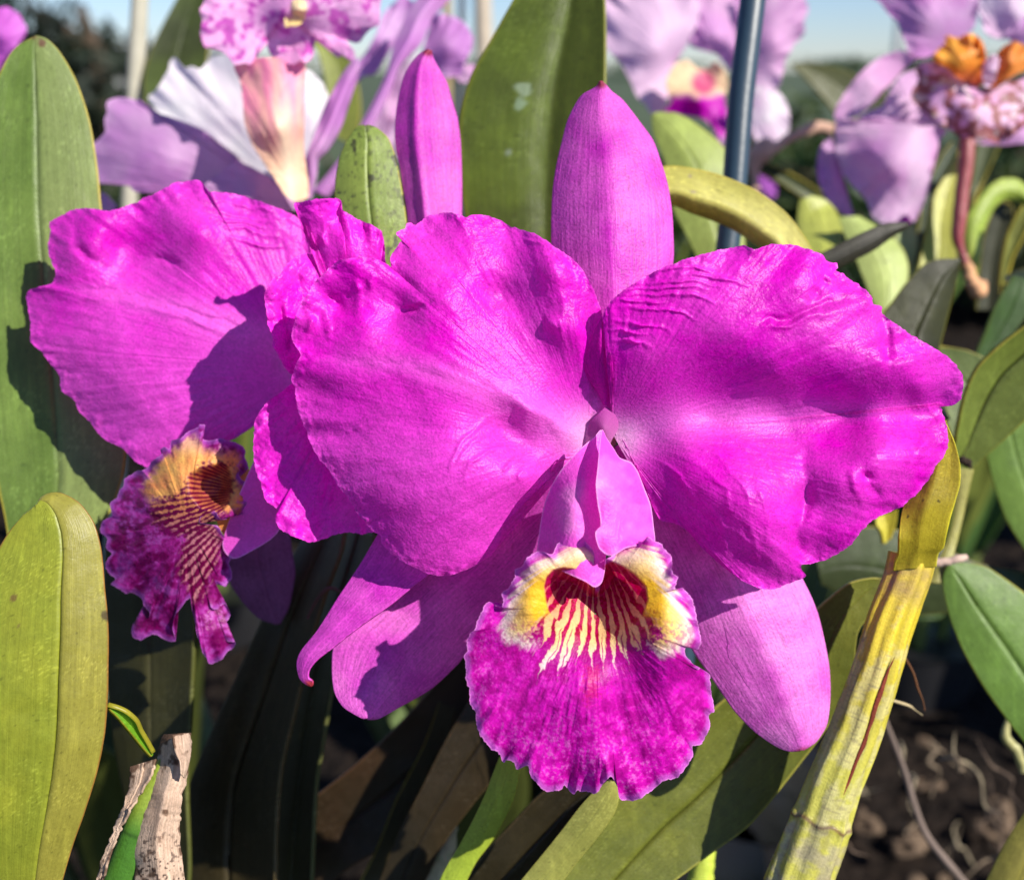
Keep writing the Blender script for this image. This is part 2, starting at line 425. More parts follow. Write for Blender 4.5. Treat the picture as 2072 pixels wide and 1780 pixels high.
RP_ctrl = Fm('B2', [(250,1060,-5),(420,1080,-3),(700,990,-1),(1000,960,-2),(1300,970,-3),(1600,960,-3),(1730,930,-5),(290,850,3),(260,640,8),(225,540,9),(400,700,10),(450,500,12),(600,350,13),(850,225,11),(1080,220,9),(1250,310,7),(800,600,14),(1000,500,13),(1150,400,13),(1300,600,12),(1450,720,12),(1400,480,8),(1500,600,7),(1600,780,9),(1750,750,3),(1820,850,-1),(1780,920,-4),(1650,860,5),(1000,790,10),(1300,830,8),(600,1150,6),(800,1250,10),(950,1350,12),(1000,1550,8),(1000,1720,1),(700,1450,6),(560,1440,0),(850,1690,1),(1130,1350,5),(1120,1600,1),(1250,1250,9),(1350,1350,8),(1250,1550,2),(1450,1150,10),(1500,1380,1),(1600,1150,6),(1740,1150,-1),(1750,1000,-3),(1650,1280,0),(350,1180,-2),(450,1400,-2)])
def bf(f, lines, amp, wd): return [(Fm(f, l), amp, wd) for l in lines]
RP_folds = bf('B2', [[(380,345),(560,308),(640,318),(780,350)],[(330,385),(500,378),(620,372),(760,392)],[(285,440),(400,430),(520,430),(640,442),(760,490)],[(245,492),(350,490),(450,500),(560,512),(660,545)],[(232,545),(330,552),(400,570),(480,575),(545,610)],[(255,645),(340,645),(400,650),(450,675)],[(560,350),(700,345),(820,372),(900,420)],[(240,590),(320,600),(430,615)],[(300,410),(420,400),(560,400),(700,410)],[(270,465),(380,462),(520,468)]], .8, 3.4) + \
    bf('B2', [[(480,1080),(700,1130),(840,1240),(900,1380)],[(470,1110),(640,1190),(760,1310),(800,1430)],[(450,1160),(560,1260),(640,1380)],[(520,1060),(800,1090),(960,1180),(1030,1320)],[(620,1120),(780,1210),(860,1330),(880,1450)],[(700,1350),(760,1480),(780,1600)],[(900,1250),(950,1400),(960,1560)],[(850,1400),(900,1550),(930,1680)]], .5, 6) + \
    bf('B2', [[(900,545),(1000,548),(1100,520),(1200,480),(1300,450),(1410,452)]], -2.2, 9) + \
    bf('B2', [[(900,575),(1000,580),(1110,548),(1210,508),(1310,480)]], 1.5, 7) + \
    bf('B2', [[(1120,1120),(1135,1300),(1095,1480),(1112,1640)]], -3.5, 14) + \
    bf('B2', [[(1400,1170),(1415,1280),(1470,1370)],[(1480,500),(1485,640),(1500,760)],[(1265,330),(1190,420),(1130,480)]], -2.0, 11) + \
    bf('B2', [[(1340,1200),(1350,1300),(1400,1400)],[(1260,350),(1170,430)],[(1700,1050),(1640,1120),(1650,1220)]], 1.6, 9)
rp = petal('petal', RP_out, Fm('B2', [(262,1062)])[0], RP_ctrl, .276, M_PETAL, main,
           petal_col((1245, 890), Fm('B2', [(250,1060),(700,985),(1200,950),(1700,930)]), 5, hot=.55, pale=.2),
           ruffle=[(1.3, 13, .62, 3), (.6, 33, .8, 8)], jit=(3.0, 230), folds=RP_folds, crk=.55, n=760, m=230, pucker=.16, rad=.2, K=80, seed=5)

LP_out = Fm('B1', [(1800,1420),(1850,1300),(1900,1180),(1850,1080),(1800,960),(1835,820),(1872,700),(1850,600),(1800,480),(1755,410),(1700,350),(1600,280),(1500,212),(1440,190),(1390,175),(1340,160),(1270,120),(1190,98),(1130,100),(1085,108),(1060,100),(1000,85),(940,85),(860,110),(790,152),(770,140),(745,150),(735,170),(690,195),(690,218),(728,225),(695,270),(672,300),(650,340),(656,398),(640,385),(600,362),(550,345),(480,340),(420,345),(350,362),(290,410),(250,450),(205,490),(150,590),(105,680),(82,780),(100,845),(130,900),(105,960),(80,1040),(100,1090),(112,1200),(160,1320),(195,1420),(240,1500),(300,1570),(345,1650),(380,1690),(440,1780),(475,1830),(540,1905),(590,1945),(600,1990),(650,2040),(720,2090),(800,2130),(880,2165),(960,2175),(1030,2160),(1110,2130),(1180,2090),(1240,2050),(1262,2000),(1270,1940),(1300,1880),(1380,1800),(1480,1700),(1560,1600),(1600,1520),(1690,1500)])
LP_ctrl = Fm('B1', [(1810,1400,-5),(1700,1430,-2),(1450,1230,5),(1150,1080,9),(800,970,9),(400,920,7),(100,960,2),(1300,1340,2),(1400,1470,3),(1450,1600,6),(1200,1500,9),(1000,1400,10),(800,1300,8),(500,1250,5),(200,1200,0),(130,1100,1),(300,1500,0),(500,1700,3),(900,2100,0),(700,1800,6),(1000,1750,9),(1250,1900,1),(1400,1760,1),(1540,1580,0),(600,2000,-2),(440,1790,-2),(1000,600,9),(800,400,6),(720,250,2),(900,120,0),(1100,110,0),(1400,190,0),(1330,560,2),(1200,420,4),(1500,300,5),(1650,450,8),(1750,550,6),(1840,700,2),(1560,730,6),(1700,760,8),(1560,880,3),(1680,1000,1),(1750,1200,-3),(1850,1100,-2),(1620,1150,0),(350,620,1),(250,450,6),(450,450,7),(500,700,7),(130,700,5),(250,850,5),(600,500,5),(700,640,3),(780,620,7),(1000,350,5)])
LP_folds = bf('B1', [[(380,905),(700,950),(1000,1040),(1300,1150),(1550,1310)]], -.3, 8) + bf('B1', [[(1130,400),(1230,520),(1340,610),(1460,680)]], -2.0, 34) + bf('B1', [[(1480,260),(1600,430),(1650,600)]], 2.0, 34) + bf('B1', [[(1520,720),(1640,720)]], 1.6, 15) + bf('B1', [[(1780,1380),(1600,1300),(1400,1180),(1200,1080)]], 2.6, 20) + bf('B1', [[(1250,1270),(1400,1370),(1550,1450)]], -1.8, 24) + \
    bf('B1', [[(700,650),(800,640),(900,600)],[(240,540),(330,580),(390,660)]], -2.2, 8) + \
    bf('B1', [[(470,460),(480,560),(450,700)],[(160,620),(200,700),(190,800)],[(560,430),(540,540)],[(1640,500),(1640,700),(1630,840)],[(260,620),(300,740),(300,820)]], 1.3, 7) + \
    bf('B1', [[(1320,1230),(1200,1280),(1080,1370),(1000,1500),(960,1660)],[(1400,1420),(1260,1440),(1120,1520),(1060,1660)],[(1380,1500),(1280,1600)],[(1450,1560),(1350,1660)],[(1250,1330),(1120,1400),(1010,1560)],[(400,1350),(480,1300)],[(1640,300),(1500,260),(1380,250)]], .6, 5)
lp = petal('petal', LP_out, Fm('B1', [(1790,1400)])[0], LP_ctrl, .276, M_PETAL, main,
           petal_col((1200, 885), Fm('B1', [(1790,1400),(1450,1230),(1100,1060),(700,950),(200,930)]), 15, hot=.8, pale=.2, rim=.45, low=.45),
           ruffle=[(1.2, 15, .68, 13), (.5, 37, .84, 18)], jit=(2.6, 230), folds=LP_folds, crk=.55, n=760, m=230, pucker=.17, rad=.18, K=80, seed=15)

# rolled inner edge of the right petal beside the column
def fold_col(X, Y, w, T): return mixc(MAG_HOT * [.95, .6, .85], MAG, .5 + .5 * vnoise(X / 20, Y / 30, 3))
ribbon('petal_fold', Fm('B1', [(1868,690),(1830,760),(1790,860),(1765,960),(1800,1050),(1850,1120),(1880,1190)]),
       Fm('B1', [(1868,690),(1900,770),(1925,840),(1970,920),(1972,1000),(1940,1100),(1900,1190)]), [.268, .270, .274, .278], M_PETAL, rp, fold_col,
       cross=(-2.5, -1.5), keel=-.5, kw=.3, thick=.0005, n=80, m=30)

def sepal_col(c0, c1, seed, tip=None):
    def f(X, Y, w, T):
        c = mixc(c0, c1, np.clip(.5 + fbm(X / 60, Y / 60, seed, 3) + .25 * np.abs(w), 0, 1))
        c = mixc(c, np.array(c1) * 1.12, .5 * np.exp(-((1 - np.abs(w)) / .03) ** 2))
        if tip is not None: c = mixc(c, tip, .95 * sm(.040, .018, T + .012 * np.abs(w)))
        return c
    return f
SEP0 = np.array([.52, .022, .44]); SEP1 = np.array([.66, .10, .54]); TIPRED = np.array([.30, .03, .06])
# dorsal sepal
ribbon('dorsal_sepal', Fm('A2', [(1632,470),(1615,500),(1588,520),(1520,562),(1450,690),(1412,830),(1382,960),(1362,1100),(1354,1280),(1358,1450),(1400,1650),(1480,1900),(1600,2300),(1650,2450)]),
       Fm('A2', [(1636,470),(1662,495),(1692,530),(1760,585),(1850,700),(1930,810),(1972,920),(2012,1050),(2038,1200),(2047,1350),(2046,1520),(1980,1800),(1850,2200),(1720,2450)]),
       [.300, .297, .293, .290, .289, .288, .286, .283], M_SEPAL, main, sepal_col(SEP0, SEP1, 41, TIPRED), cross=(-9, -7), pw=1.8, keel=-.8, kw=.25, thick=.0008, n=220, m=90, bump=.12, uvs=(1, 1))
# lateral sepals
ribbon('lateral_sepal', Fm('B4', [(430,990),(390,975),(320,930),(280,860),(268,760),(275,640),(330,520),(500,380),(700,200),(1000,-50),(1350,-250),(1480,-330)]),
       Fm('B4', [(440,990),(470,990),(500,985),(600,930),(750,842),(880,720),(970,600),(1060,500),(1200,380),(1350,200),(1480,0),(1600,-250)]),
       [.288, .292, .295, .296, .295, .290, .283, .279], M_SEPAL, main, sepal_col(SEP0 * [1.1, 2.5, 1.1], SEP1 * [1.1, 1.5, 1.1], 43), cross=(-3, -8), pw=1.7, keel=-.3, kw=.2, thick=.0008, n=200, m=90)
rl = ribbon('lateral_sepal', Fm('B5', [(615,1143),(560,1145),(500,1122),(400,1055),(300,955),(230,855),(175,775),(90,650),(40,500),(-60,200),(-200,-150),(-310,-330)]),
       Fm('B5', [(630,1141),(665,1120),(700,1090),(745,1010),(760,880),(757,760),(740,650),(700,480),(640,340),(500,100),(200,-200),(-250,-350)]),
       [.288, .288, .290, .292, .292, .292, .290, .286], M_SEPAL, main, sepal_col(SEP0 * [1.1, 3.5, 1.1], SEP1 * [1.05, 1.9, 1.1], 47, np.array([.4, .05, .2])), cross=(-5, -7), pw=1.8, keel=-.6, kw=.2, thick=.0008, n=220, m=90, bump=.2,
       label='lateral sepal with a short curved split in its surface')
rod('split_scar', [(p[0], p[1], .2868, .9 if 0 < i < 7 else .2) for i, p in enumerate(Fm('B5', [(238,520),(250,560),(262,620),(262,670),(285,720),(320,765),(345,810),(385,862)]))], M_SEPAL, rl, np.array([.2, .02, .2]), seg=6, n=50)

# column, its shade painted in as pink darkening towards the top
def col_c(X, Y, U, V, e): return mixc([.50, .16, .40], [.46, .04, .36], np.clip((900 - Y) / 80, 0, 1))
petal('column', Fm('B1', [(1850,1240),(1895,1200),(1935,1230),(1962,1280),(1960,1330),(1930,1385),(1900,1440),(1830,1470),(1780,1430),(1780,1350),(1800,1290)]), Fm('B1', [(1880,1320)])[0],
      Fm('B1', [(1880,1320,5),(1800,1320,0),(1960,1310,0),(1890,1210,1),(1880,1450,2)]), .279, M_SOFT, main, col_c, n=80, m=30, pucker=.05, rad=0)

# lip: throat, frilled side lobes and mid lobe in one sheet (frame B3)
def B3inv(X, Y): return (X - 882.1) / .4639, (Y - 842) / .4639
LIP_out = Fm('B3', [(690,738),(668,712),(655,690),(662,668),(682,650),(693,622),(688,590),(668,560),(640,540),(600,534),(560,540),(528,560),(515,590),(500,604),(470,592),(440,588),(415,605),(392,622),(372,650),(345,668),(345,700),(330,722),(318,750),(288,768),(292,800),(285,835),(268,828),(232,808),(212,822),(200,850),(178,890),(172,930),(148,945),(134,980),(138,1020),(122,1050),(132,1100),(130,1150),(146,1190),(148,1250),(172,1290),(178,1350),(200,1400),(240,1450),(270,1465),(295,1510),(310,1495),(340,1510),(352,1540),(380,1530),(405,1525),(412,1570),(440,1600),(480,1636),(545,1628),(560,1610),(600,1650),(620,1632),(700,1643),(722,1610),(762,1570),(790,1612),(806,1672),(880,1672),(930,1640),(955,1620),(990,1590),(1050,1575),(1085,1540),(1122,1480),(1118,1442),(1160,1425),(1195,1350),(1190,1300),(1215,1285),(1200,1200),(1195,1130),(1160,1100),(1140,1105),(1112,1068),(1088,1040),(1092,1008),(1138,1018),(1155,990),(1148,925),(1138,870),(1118,800),(1100,768),(1075,748),(1042,750),(1058,700),(1032,680),(1030,620),(1010,590),(985,560),(950,540),(925,525),(900,545),(860,540),(822,545),(800,570),(785,600),(760,612),(740,625),(735,690),(718,735)])
THR = [(690,735),(640,680),(600,664),(555,658),(510,668),(480,700),(470,740),(478,800),(490,850),(520,900),(600,960),(690,1000),(800,960),(870,905),(905,865),(925,800),(918,742),(870,690),(820,655),(780,636),(738,622),(720,700)]
LIP_ctrl = Fm('B3', [(690,900,3),(690,1000,6),(690,1150,11),(690,1300,11),(650,1450,7),(600,1640,2),(820,1660,0),(800,1500,4),(450,1600,4),(300,1480,5),(450,1400,7),(250,1300,8),(150,1250,6),(130,1050,7),(300,1100,8),(210,850,9),(300,950,10),(400,850,14),(350,720,12),(290,790,8),(450,640,15),(600,600,14),(560,545,10),(650,620,12),(690,720,8),(500,760,12),(940,780,12),(1000,850,16),(1060,1000,14),(1140,950,9),(1020,650,13),(940,560,12),(800,600,11),(870,640,13),(1090,800,12),(1000,1080,12),(1100,1150,4),(1200,1250,-5),(1050,1250,7),(900,1200,7),(1000,1450,3),(1150,1420,-5),(820,1350,5),(760,1500,8),(560,1200,11),(520,1020,8),(850,1020,9),(800,1000,7)])
def lip_extra(X, Y, U, V):
    x, y = B3inv(X, Y)
    s = sdf(x, y, THR)
    depth = sm(-4, 60, s) * sm(1010, 700, y)
    return -14 * depth * (.5 + .5 * sm(900, 640, y)) + .8 * fbm(np.arctan2(x - 700, y - 520) * 16, np.hypot(x - 700, y - 520) / 260, 77, 3) * sm(1000, 1250, y)
def lip_col(X, Y, U, V, edge):
    x, y = B3inv(X, Y)
    th = np.arctan2(x - 700, y - 520); rr = np.hypot(x - 700, y - 520)
    wob = .012 * fbm(x / 40, y / 40, 51, 3) / 1.0
    n = fbm(x / 26, y / 26, 61, 4); n2 = fbm(x / 11 + y / 17, y / 12 - x / 19, 63, 3)
    deep = np.array([.44, .002, .28]); mid = np.array([.72, .006, .50]); lite = np.array([.78, .22, .64])
    fl = fbm(th * 22, rr / 60, 67, 4); n = .8 * n + .4 * fbm(th * 13, rr / 42, 68, 4); vein = np.exp(-(np.abs(fbm(th * 26, rr / 150, 66, 2)) / .03) ** 2)
    fl2 = fbm(th * 9, rr / 130, 69, 3)
    blotch = np.clip(.66 + 1.5 * n + .7 * fl2 + .3 * fl + .5 * n2, 0, 1)
    c = mixc(deep, mid, blotch)
    c = mixc(c, lite, sm(.1, .9, 1.3 * n2 + 1.0 * n + .3 * fl) * (.10 + .42 * sm(1200, 1550, y) + .25 * sm(330, 180, x)))
    c = mixc(c, deep, .16 * vein)
    # shadow of the side lobe painted on the mid lobe's right shoulder
    c = mixc(c, [.28, .0, .22], .75 * np.exp(-(((x - 960) / 190) ** 2 + ((y - 1130) / 90) ** 2)) * np.clip(.75 + n2 * 2, 0, 1))
    # crimson wedge below the throat
    d, t = seg_dist(x, y, [(690, 1040), (684, 1130), (676, 1215)])
    c = mixc(c, [.52, .0, .16], .85 * sm(60, 5, d - 45 * n2 - 30 * n))
    # yellow to cream side lobes
    yel = np.array([.95, .58, .03]); crm = np.array([.95, .74, .34]); wht = np.array([.90, .72, .70])
    def blob(cx, cy, ax, ay, k=1.0):
        return ((x - cx) / ax) ** 2 + ((y - cy) / ay) ** 2
    fr = 30 * fbm(th * 42, rr / 200, 71, 3)
    side = np.where(x < 690, sdf(x + fr, y + fr, [(500,600),(430,620),(370,690),(320,790),(270,930),(300,985),(400,1010),(470,960),(560,930),(700,800),(690,600),(600,545)]),
                    sdf(x - fr, y + fr, [(760,620),(800,590),(900,565),(970,580),(1010,680),(1060,800),(1110,860),(1125,960),(1090,1020),(980,1050),(900,1010),(800,900),(700,780)]))
    cy = mixc(crm, yel, np.clip(sm(200, 15, np.abs(sdf(x, y, THR))) * (1.0 * sm(620, 760, y)) + .15, 0, 1))
    cy = mixc(wht, cy, sm(5, 75, side)); cy = mixc(cy, [.86, .55, .30], .5 * sm(700, 580, y))
    c = mixc(c, cy, sm(-18, 22, side))
    # striped throat: crimson with pale branching lines that end as uneven cream fingers
    k = 22.0
    ph = (th * k / np.pi * (1.15 + .25 * np.cos(th * 1.5)) + .30 * fbm(x / 50, y / 90, 81, 4) * 1.5)
    fr_ = ph % 1.0; idx = np.floor(ph); tri = np.abs(fr_ - .5) * 2
    rnd = vnoise(idx * 7.31 + .5, idx * 0 + 2.2, 5)
    rend = 590 + 85 * rnd - 150 * np.abs(th) ** 1.5
    wide = .18 + .50 * sm(650, 1000, y) + .42 * fbm(x / 16, y / 40, 83, 3) + .10 * rnd
    wide = wide * sm(rend + 35, rend - 90, rr + 30 * n2)
    stripe = sm(wide + .10, wide - .08, tri)
    split = sm(.16, .05, np.abs(tri * np.sign(fr_ - .5) - .25 * rnd)) * sm(410, 470, rr + 40 * n) * (rnd > -.25)
    stripe = stripe * (1 - .9 * split)
    lc = mixc([.62, .09, .13], [.90, .62, .26], sm(700, 960, y + 60 * n))
    lc = mixc(lc, [.90, .66, .62], sm(970, 1090, y))
    dk = mixc([.34, .0, .03], [.48, .0, .09], np.clip(.5 + n2 * 2, 0, 1)); dk = mixc(dk, [.44, .0, .26], sm(430, 560, rr))
    thc = mixc(dk, lc, stripe)
    inn = sdf(x, y, THR)
    lim = .60 + .10 * fbm(x / 14, y / 14, 85, 3)
    m_f = np.maximum(sm(-6, 10, inn) * sm(960, 860, y), sm(lim + .05, lim - .05, np.abs(th)) * sm(820, 900, y))
    m_f = np.maximum(m_f, sm(-4, 6, inn))
    far = sm(rend + 75, rend - 10, rr + 70 * n2 + 40 * n)
    thc = mixc(c, thc, np.maximum(stripe * sm(rend + 40, rend - 20, rr), far))
    c = mixc(c, thc, m_f)
    s2 = np.where(np.abs(th) > .5, 40 - (np.abs(th) - .5) * 500, 0)
    # speckles where the stripes break up
    sp = sm(.05, .22, fbm(x / 10, y / 14, 91, 2)) * sm(.50, .58, np.abs(th)) * sm(.98, .75, np.abs(th)) * sm(870, 930, y) * sm(1120, 1040, y)
    c = mixc(c, [.55, .0, .28], .5 * sp)
    # purple to lilac margin
    c = mixc(c, [.56, .10, .56], sm(17, 6, edge) * .85); c = mixc(c, [.82, .32, .74], sm(4.0, 1.0, edge) * .6)
    return c
lip = petal('lip', LIP_out, Fm('B3', [(695,860)])[0], LIP_ctrl, .266, M_LIP, main, lip_col,
            ruffle=[(2.2, 16, .74, 23), (1.4, 41, .84, 28)], jit=(2.6, 260), n=900, m=300, pucker=.15, rad=.12, K=110, seed=25, extra=lip_extra)
# tube of the lip, two overlapping flanks
def tubec(seed, hot):
    def f(X, Y, U, V, e):
        c = mixc([.80, .09, .62], [.86, .26, .70], np.clip(hot + fbm(X / 50, Y / 50, seed, 3), 0, 1))
        return mixc(c, [.82, .45, .82], sm(4, .5, e) * .6)
    return f
petal('tube_flank', Fm('B3', [(722,60),(690,92),(660,115),(600,170),(545,235),(505,300),(475,375),(458,450),(446,540),(442,600),(470,640),(560,680),(650,720),(692,745),(725,722),(740,640),(745,500),(740,300),(735,150)]), Fm('B3', [(640,400)])[0],
      Fm('B3', [(722,60,-4),(600,180,0),(500,310,0),(455,450,0),(442,600,2),(590,400,10),(660,300,7),(660,500,9),(600,600,11),(692,742,10),(740,400,1),(735,600,6),(640,650,11),(740,150,-4)]), .2645, M_LIP, lip, tubec(3, .15), n=240, m=60, pucker=.1, rad=.05)
petal('tube_flank', Fm('B3', [(724,58),(745,95),(775,140),(802,180),(850,200),(880,240),(908,310),(938,390),(950,480),(956,545),(930,560),(880,565),(830,575),(800,592),(770,608),(742,603),(712,575),(697,530),(698,500),(716,486),(718,450),(705,380),(698,300),(705,230),(712,150)]), Fm('B3', [(810,380)])[0],
      Fm('B3', [(724,58,-3),(800,180,0),(880,240,-2),(940,390,-3),(955,540,0),(810,380,9),(740,300,11),(705,380,11),(705,200,8),(718,470,12),(700,520,13),(780,560,12),(860,450,6),(742,600,12),(880,560,8)]), .2630, M_LIP, lip, tubec(7, .3), n=240, m=60, pucker=.1, rad=.05, ruffle=[(.8, 9, .75, 3)])

# ---------------------------------------------------------------- the left flower, partly behind
left = empty('orchid_flower', W(620, 740, .305), 'magenta orchid partly behind the largest flower, its orange and purple frilled lip in shade', 'orchid flower')
LL_out = [(630,760),(650,690),(648,600),(640,540),(620,470),(597,436),(534,411),(474,392),(440,388),(422,386),(409,369),(397,364),(375,367),(351,372),(309,393),(267,413),(240,422),(218,427),(200,424),(176,422),(151,423),(123,436),(100,450),(102,471),(97,492),(100,520),(112,550),(105,573),(81,580),(56,590),(56,620),(61,649),(63,691),(81,709),(102,737),(121,762),(124,790),(151,811),(158,830),(183,856),(211,888),(246,906),(267,927),(285,940),(303,945),(345,930),(400,915),(470,890),(530,850),(575,810)]
LL_ctrl = [(625,745,-5),(530,680,2),(350,620,5),(200,585,4),(110,575,1),(56,600,-3),(200,465,6),(245,500,-1),(330,535,1),(400,475,7),(370,400,3),(300,400,2),(150,435,1),(108,480,-1),(450,420,0),(560,440,-3),(500,520,0),(600,560,-4),(150,700,3),(250,750,6),(350,720,6),(300,850,3),(200,850,-1),(290,930,-1),(400,850,2),(500,780,1),(115,750,-1),(450,890,-1),(65,680,-2),(180,520,6),(420,560,3)]
LL_folds = bf('A1', [[(440,1290),(450,1400),(500,1480),(600,1510)]], -2.5, 12) + bf('A1', [[(860,1500),(960,1480),(1060,1540)]], -1.6, 9) + \
    bf('A1', [[(1150,1140),(1400,1180),(1600,1230)],[(1150,1180),(1350,1240),(1600,1300)],[(1250,1290),(1450,1330),(1650,1380)],[(1300,1350),(1500,1400),(1650,1430)],[(1200,1230),(1400,1290),(1560,1320)]], .8, 4) + \
    [([(100, 578), (250, 590), (380, 625), (540, 685)], -.8, 5), ([(110, 600), (260, 610), (380, 645), (520, 700)], 1.0, 7)]
petal('petal', LL_out, (620, 745), LL_ctrl, .318, M_PETAL, left, petal_col((640, 730), [(640, 730), (530, 680), (350, 620), (110, 575)], 35, hot=.5, pale=.35, low=.5),
      ruffle=[(1.2, 14, .7, 33), (.5, 35, .85, 38)], jit=(2.4, 170), folds=LL_folds, crk=.6, n=620, m=180, pucker=.2, rad=.2, K=80, seed=35)
LR_out = [(594,413),(612,408),(639,403),(674,401),(691,406),(690,422),(705,432),(719,441),(751,454),(772,468),(779,500),(781,531),(800,580),(840,650),(840,800),(820,950),(780,1060),(743,1080),(710,1077),(690,1078),(671,1084),(645,1094),(623,1096),(598,1086),(583,1081),(565,1068),(559,1058),(555,1046),(566,1043),(562,1030),(537,1011),(530,983),(520,960),(514,930),(512,900),(515,870),(516,849),(530,826),(548,806),(566,795),(590,775),(597,760),(585,756),(574,740),(560,715),(552,702),(550,675),(541,653),(537,620),(534,594),(545,578),(552,562),(566,556),(575,540),(597,520),(612,514),(636,510),(640,490),(630,470),(618,455),(606,440)]
LR_ctrl = [(690,430,0),(650,410,3),(604,430,6),(640,500,-1),(560,590,6),(545,640,7),(570,720,6),(594,757,2),(700,500,3),(760,480,0),(700,650,-4),(800,700,-8),(600,800,2),(560,850,4),(515,900,4),(530,980,2),(560,1050,4),(620,1090,0),(650,950,1),(740,1075,-3),(770,900,-5),(700,800,-4),(610,640,1),(590,560,2)]
petal('petal', LR_out, (720, 745), LR_ctrl, .290, M_PETAL, left, petal_col((740, 730), [(740, 730), (600, 700)], 37, hot=.7, pale=.25),
      ruffle=[(1.6, 17, .7, 43), (.9, 41, .82, 48)], jit=(2.8, 230), folds=[([(597, 420), (620, 470), (650, 520)], -2.2, 6), ([(655, 440), (650, 480), (660, 500)], 1.2, 5), ([(560, 600), (575, 680), (592, 750)], -2.5, 7), ([(620, 520), (600, 560), (605, 600)], -1.8, 7)], crk=.8, n=560, m=150, pucker=.3, rad=.3, K=80, seed=37)
ribbon('dorsal_sepal', Fm('A2', [(640,290),(600,310),(560,350),(510,430),(480,530),(460,650),(452,760),(460,860),(480,960),(500,1080),(520,1200),(528,1290),(500,1500),(300,2000)]),
       Fm('A2', [(655,290),(668,340),(700,400),(745,480),(775,580),(805,680),(822,800),(828,900),(832,1050),(832,1200),(830,1260),(820,1500),(600,2000)]),
       [.326, .324, .322, .320, .319, .318, .317, .316], M_SEPAL, left, sepal_col(SEP0 * .95, SEP1 * .9, 53, TIPRED), cross=(-4, -6), pw=1.4, keel=-1.6, kw=.28, mid=.33, thick=.0008, n=180, m=80)
ribbon('lateral_sepal', Fm('B4', [(168,833),(140,820),(110,790),(98,720),(120,660),(200,560),(300,400),(400,250),(490,100),(560,0),(560,-300),(500,-600)]),
       Fm('B4', [(172,832),(174,808),(152,790),(158,750),(200,700),(280,640),(400,545),(550,440),(660,350),(760,250),(800,-100),(640,-600)]),
       [.282, .282, .284, .287, .289, .292, .296, .300], M_SEPAL, left, sepal_col(SEP0, SEP1 * [1, .8, 1], 57, np.array([.55, .05, .05])), cross=(-4, 2), pw=1.3, keel=.2, kw=.2, mid=.45, thick=.0007, n=180, m=60, label='lateral sepal narrowing to a hooked red tip')
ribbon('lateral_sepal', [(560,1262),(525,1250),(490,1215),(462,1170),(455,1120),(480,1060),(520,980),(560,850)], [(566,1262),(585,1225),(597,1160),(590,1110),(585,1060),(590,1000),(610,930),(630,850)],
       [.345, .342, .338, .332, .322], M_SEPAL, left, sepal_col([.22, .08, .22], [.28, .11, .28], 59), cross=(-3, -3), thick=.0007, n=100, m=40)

# its lip, seen from the side, shade painted into dim colours (frame A4, tail from A5)
LLIP = Fm('A4', [(830,1108),(860,1080),(872,1062),(900,1040),(940,1005),(922,992),(950,975),(975,985),(990,940),(1030,930),(1075,895),(1100,880),(1138,862),(1150,845),(1182,850),(1170,880),(1150,900),(1158,925),(1200,940),(1260,928),(1330,940),(1395,968),(1412,1000),(1410,1040),(1435,1100),(1385,1108),(1375,1130),(1388,1162),(1430,1185),(1455,1230),(1422,1290),(1408,1355),(1370,1370),(1340,1368),(1300,1392),(1262,1380),(1235,1345),(1200,1362),(1160,1372),(1155,1408),(1210,1422),(1255,1430),(1292,1490),(1335,1540),(1362,1558),(1350,1600),(1320,1640),(1335,1700),(1330,1740),(1290,1780)]) + \
    Fm('A5', [(1262,70),(1260,130),(1228,168),(1190,160),(1165,185),(1172,225),(1192,255),(1152,285),(1188,295),(1232,268),(1262,330),(1218,395),(1245,430),(1240,468),(1288,478),(1280,510),(1250,525),(1212,570),(1150,598),(1130,560),(1112,540),(1095,480),(1078,430),(1065,350),(1052,300),(1042,238),(1020,250),(990,290),(960,330),(945,400),(962,470),(925,470),(895,455),(842,432),(800,450),(770,465),(735,455),(720,430),(728,380),(770,372),(808,358),(820,320),(790,280),(775,240),(720,205),(690,210),(658,188),(608,160),(632,130),(590,95),(578,50)]) + \
    Fm('A4', [(620,1620),(645,1590),(612,1560),(618,1500),(582,1470),(580,1420),(600,1395),(642,1370),(632,1310),(640,1290),(675,1265),(690,1220),(712,1200),(715,1160),(750,1140),(790,1115)])
def A4inv(X, Y): return X / .35135, (Y - 561.3) / .35135
LTHR = [(1060,1130),(1120,1100),(1200,1075),(1280,1062),(1330,1085),(1350,1140),(1352,1220),(1330,1300),(1290,1350),(1255,1352),(1150,1330),(1080,1250)]
def llip_extra(X, Y, U, V):
    x, y = A4inv(X, Y); s = sdf(x, y, LTHR)
    return -9 * sm(-5, 90, s) * sm(1040, 1180, x)
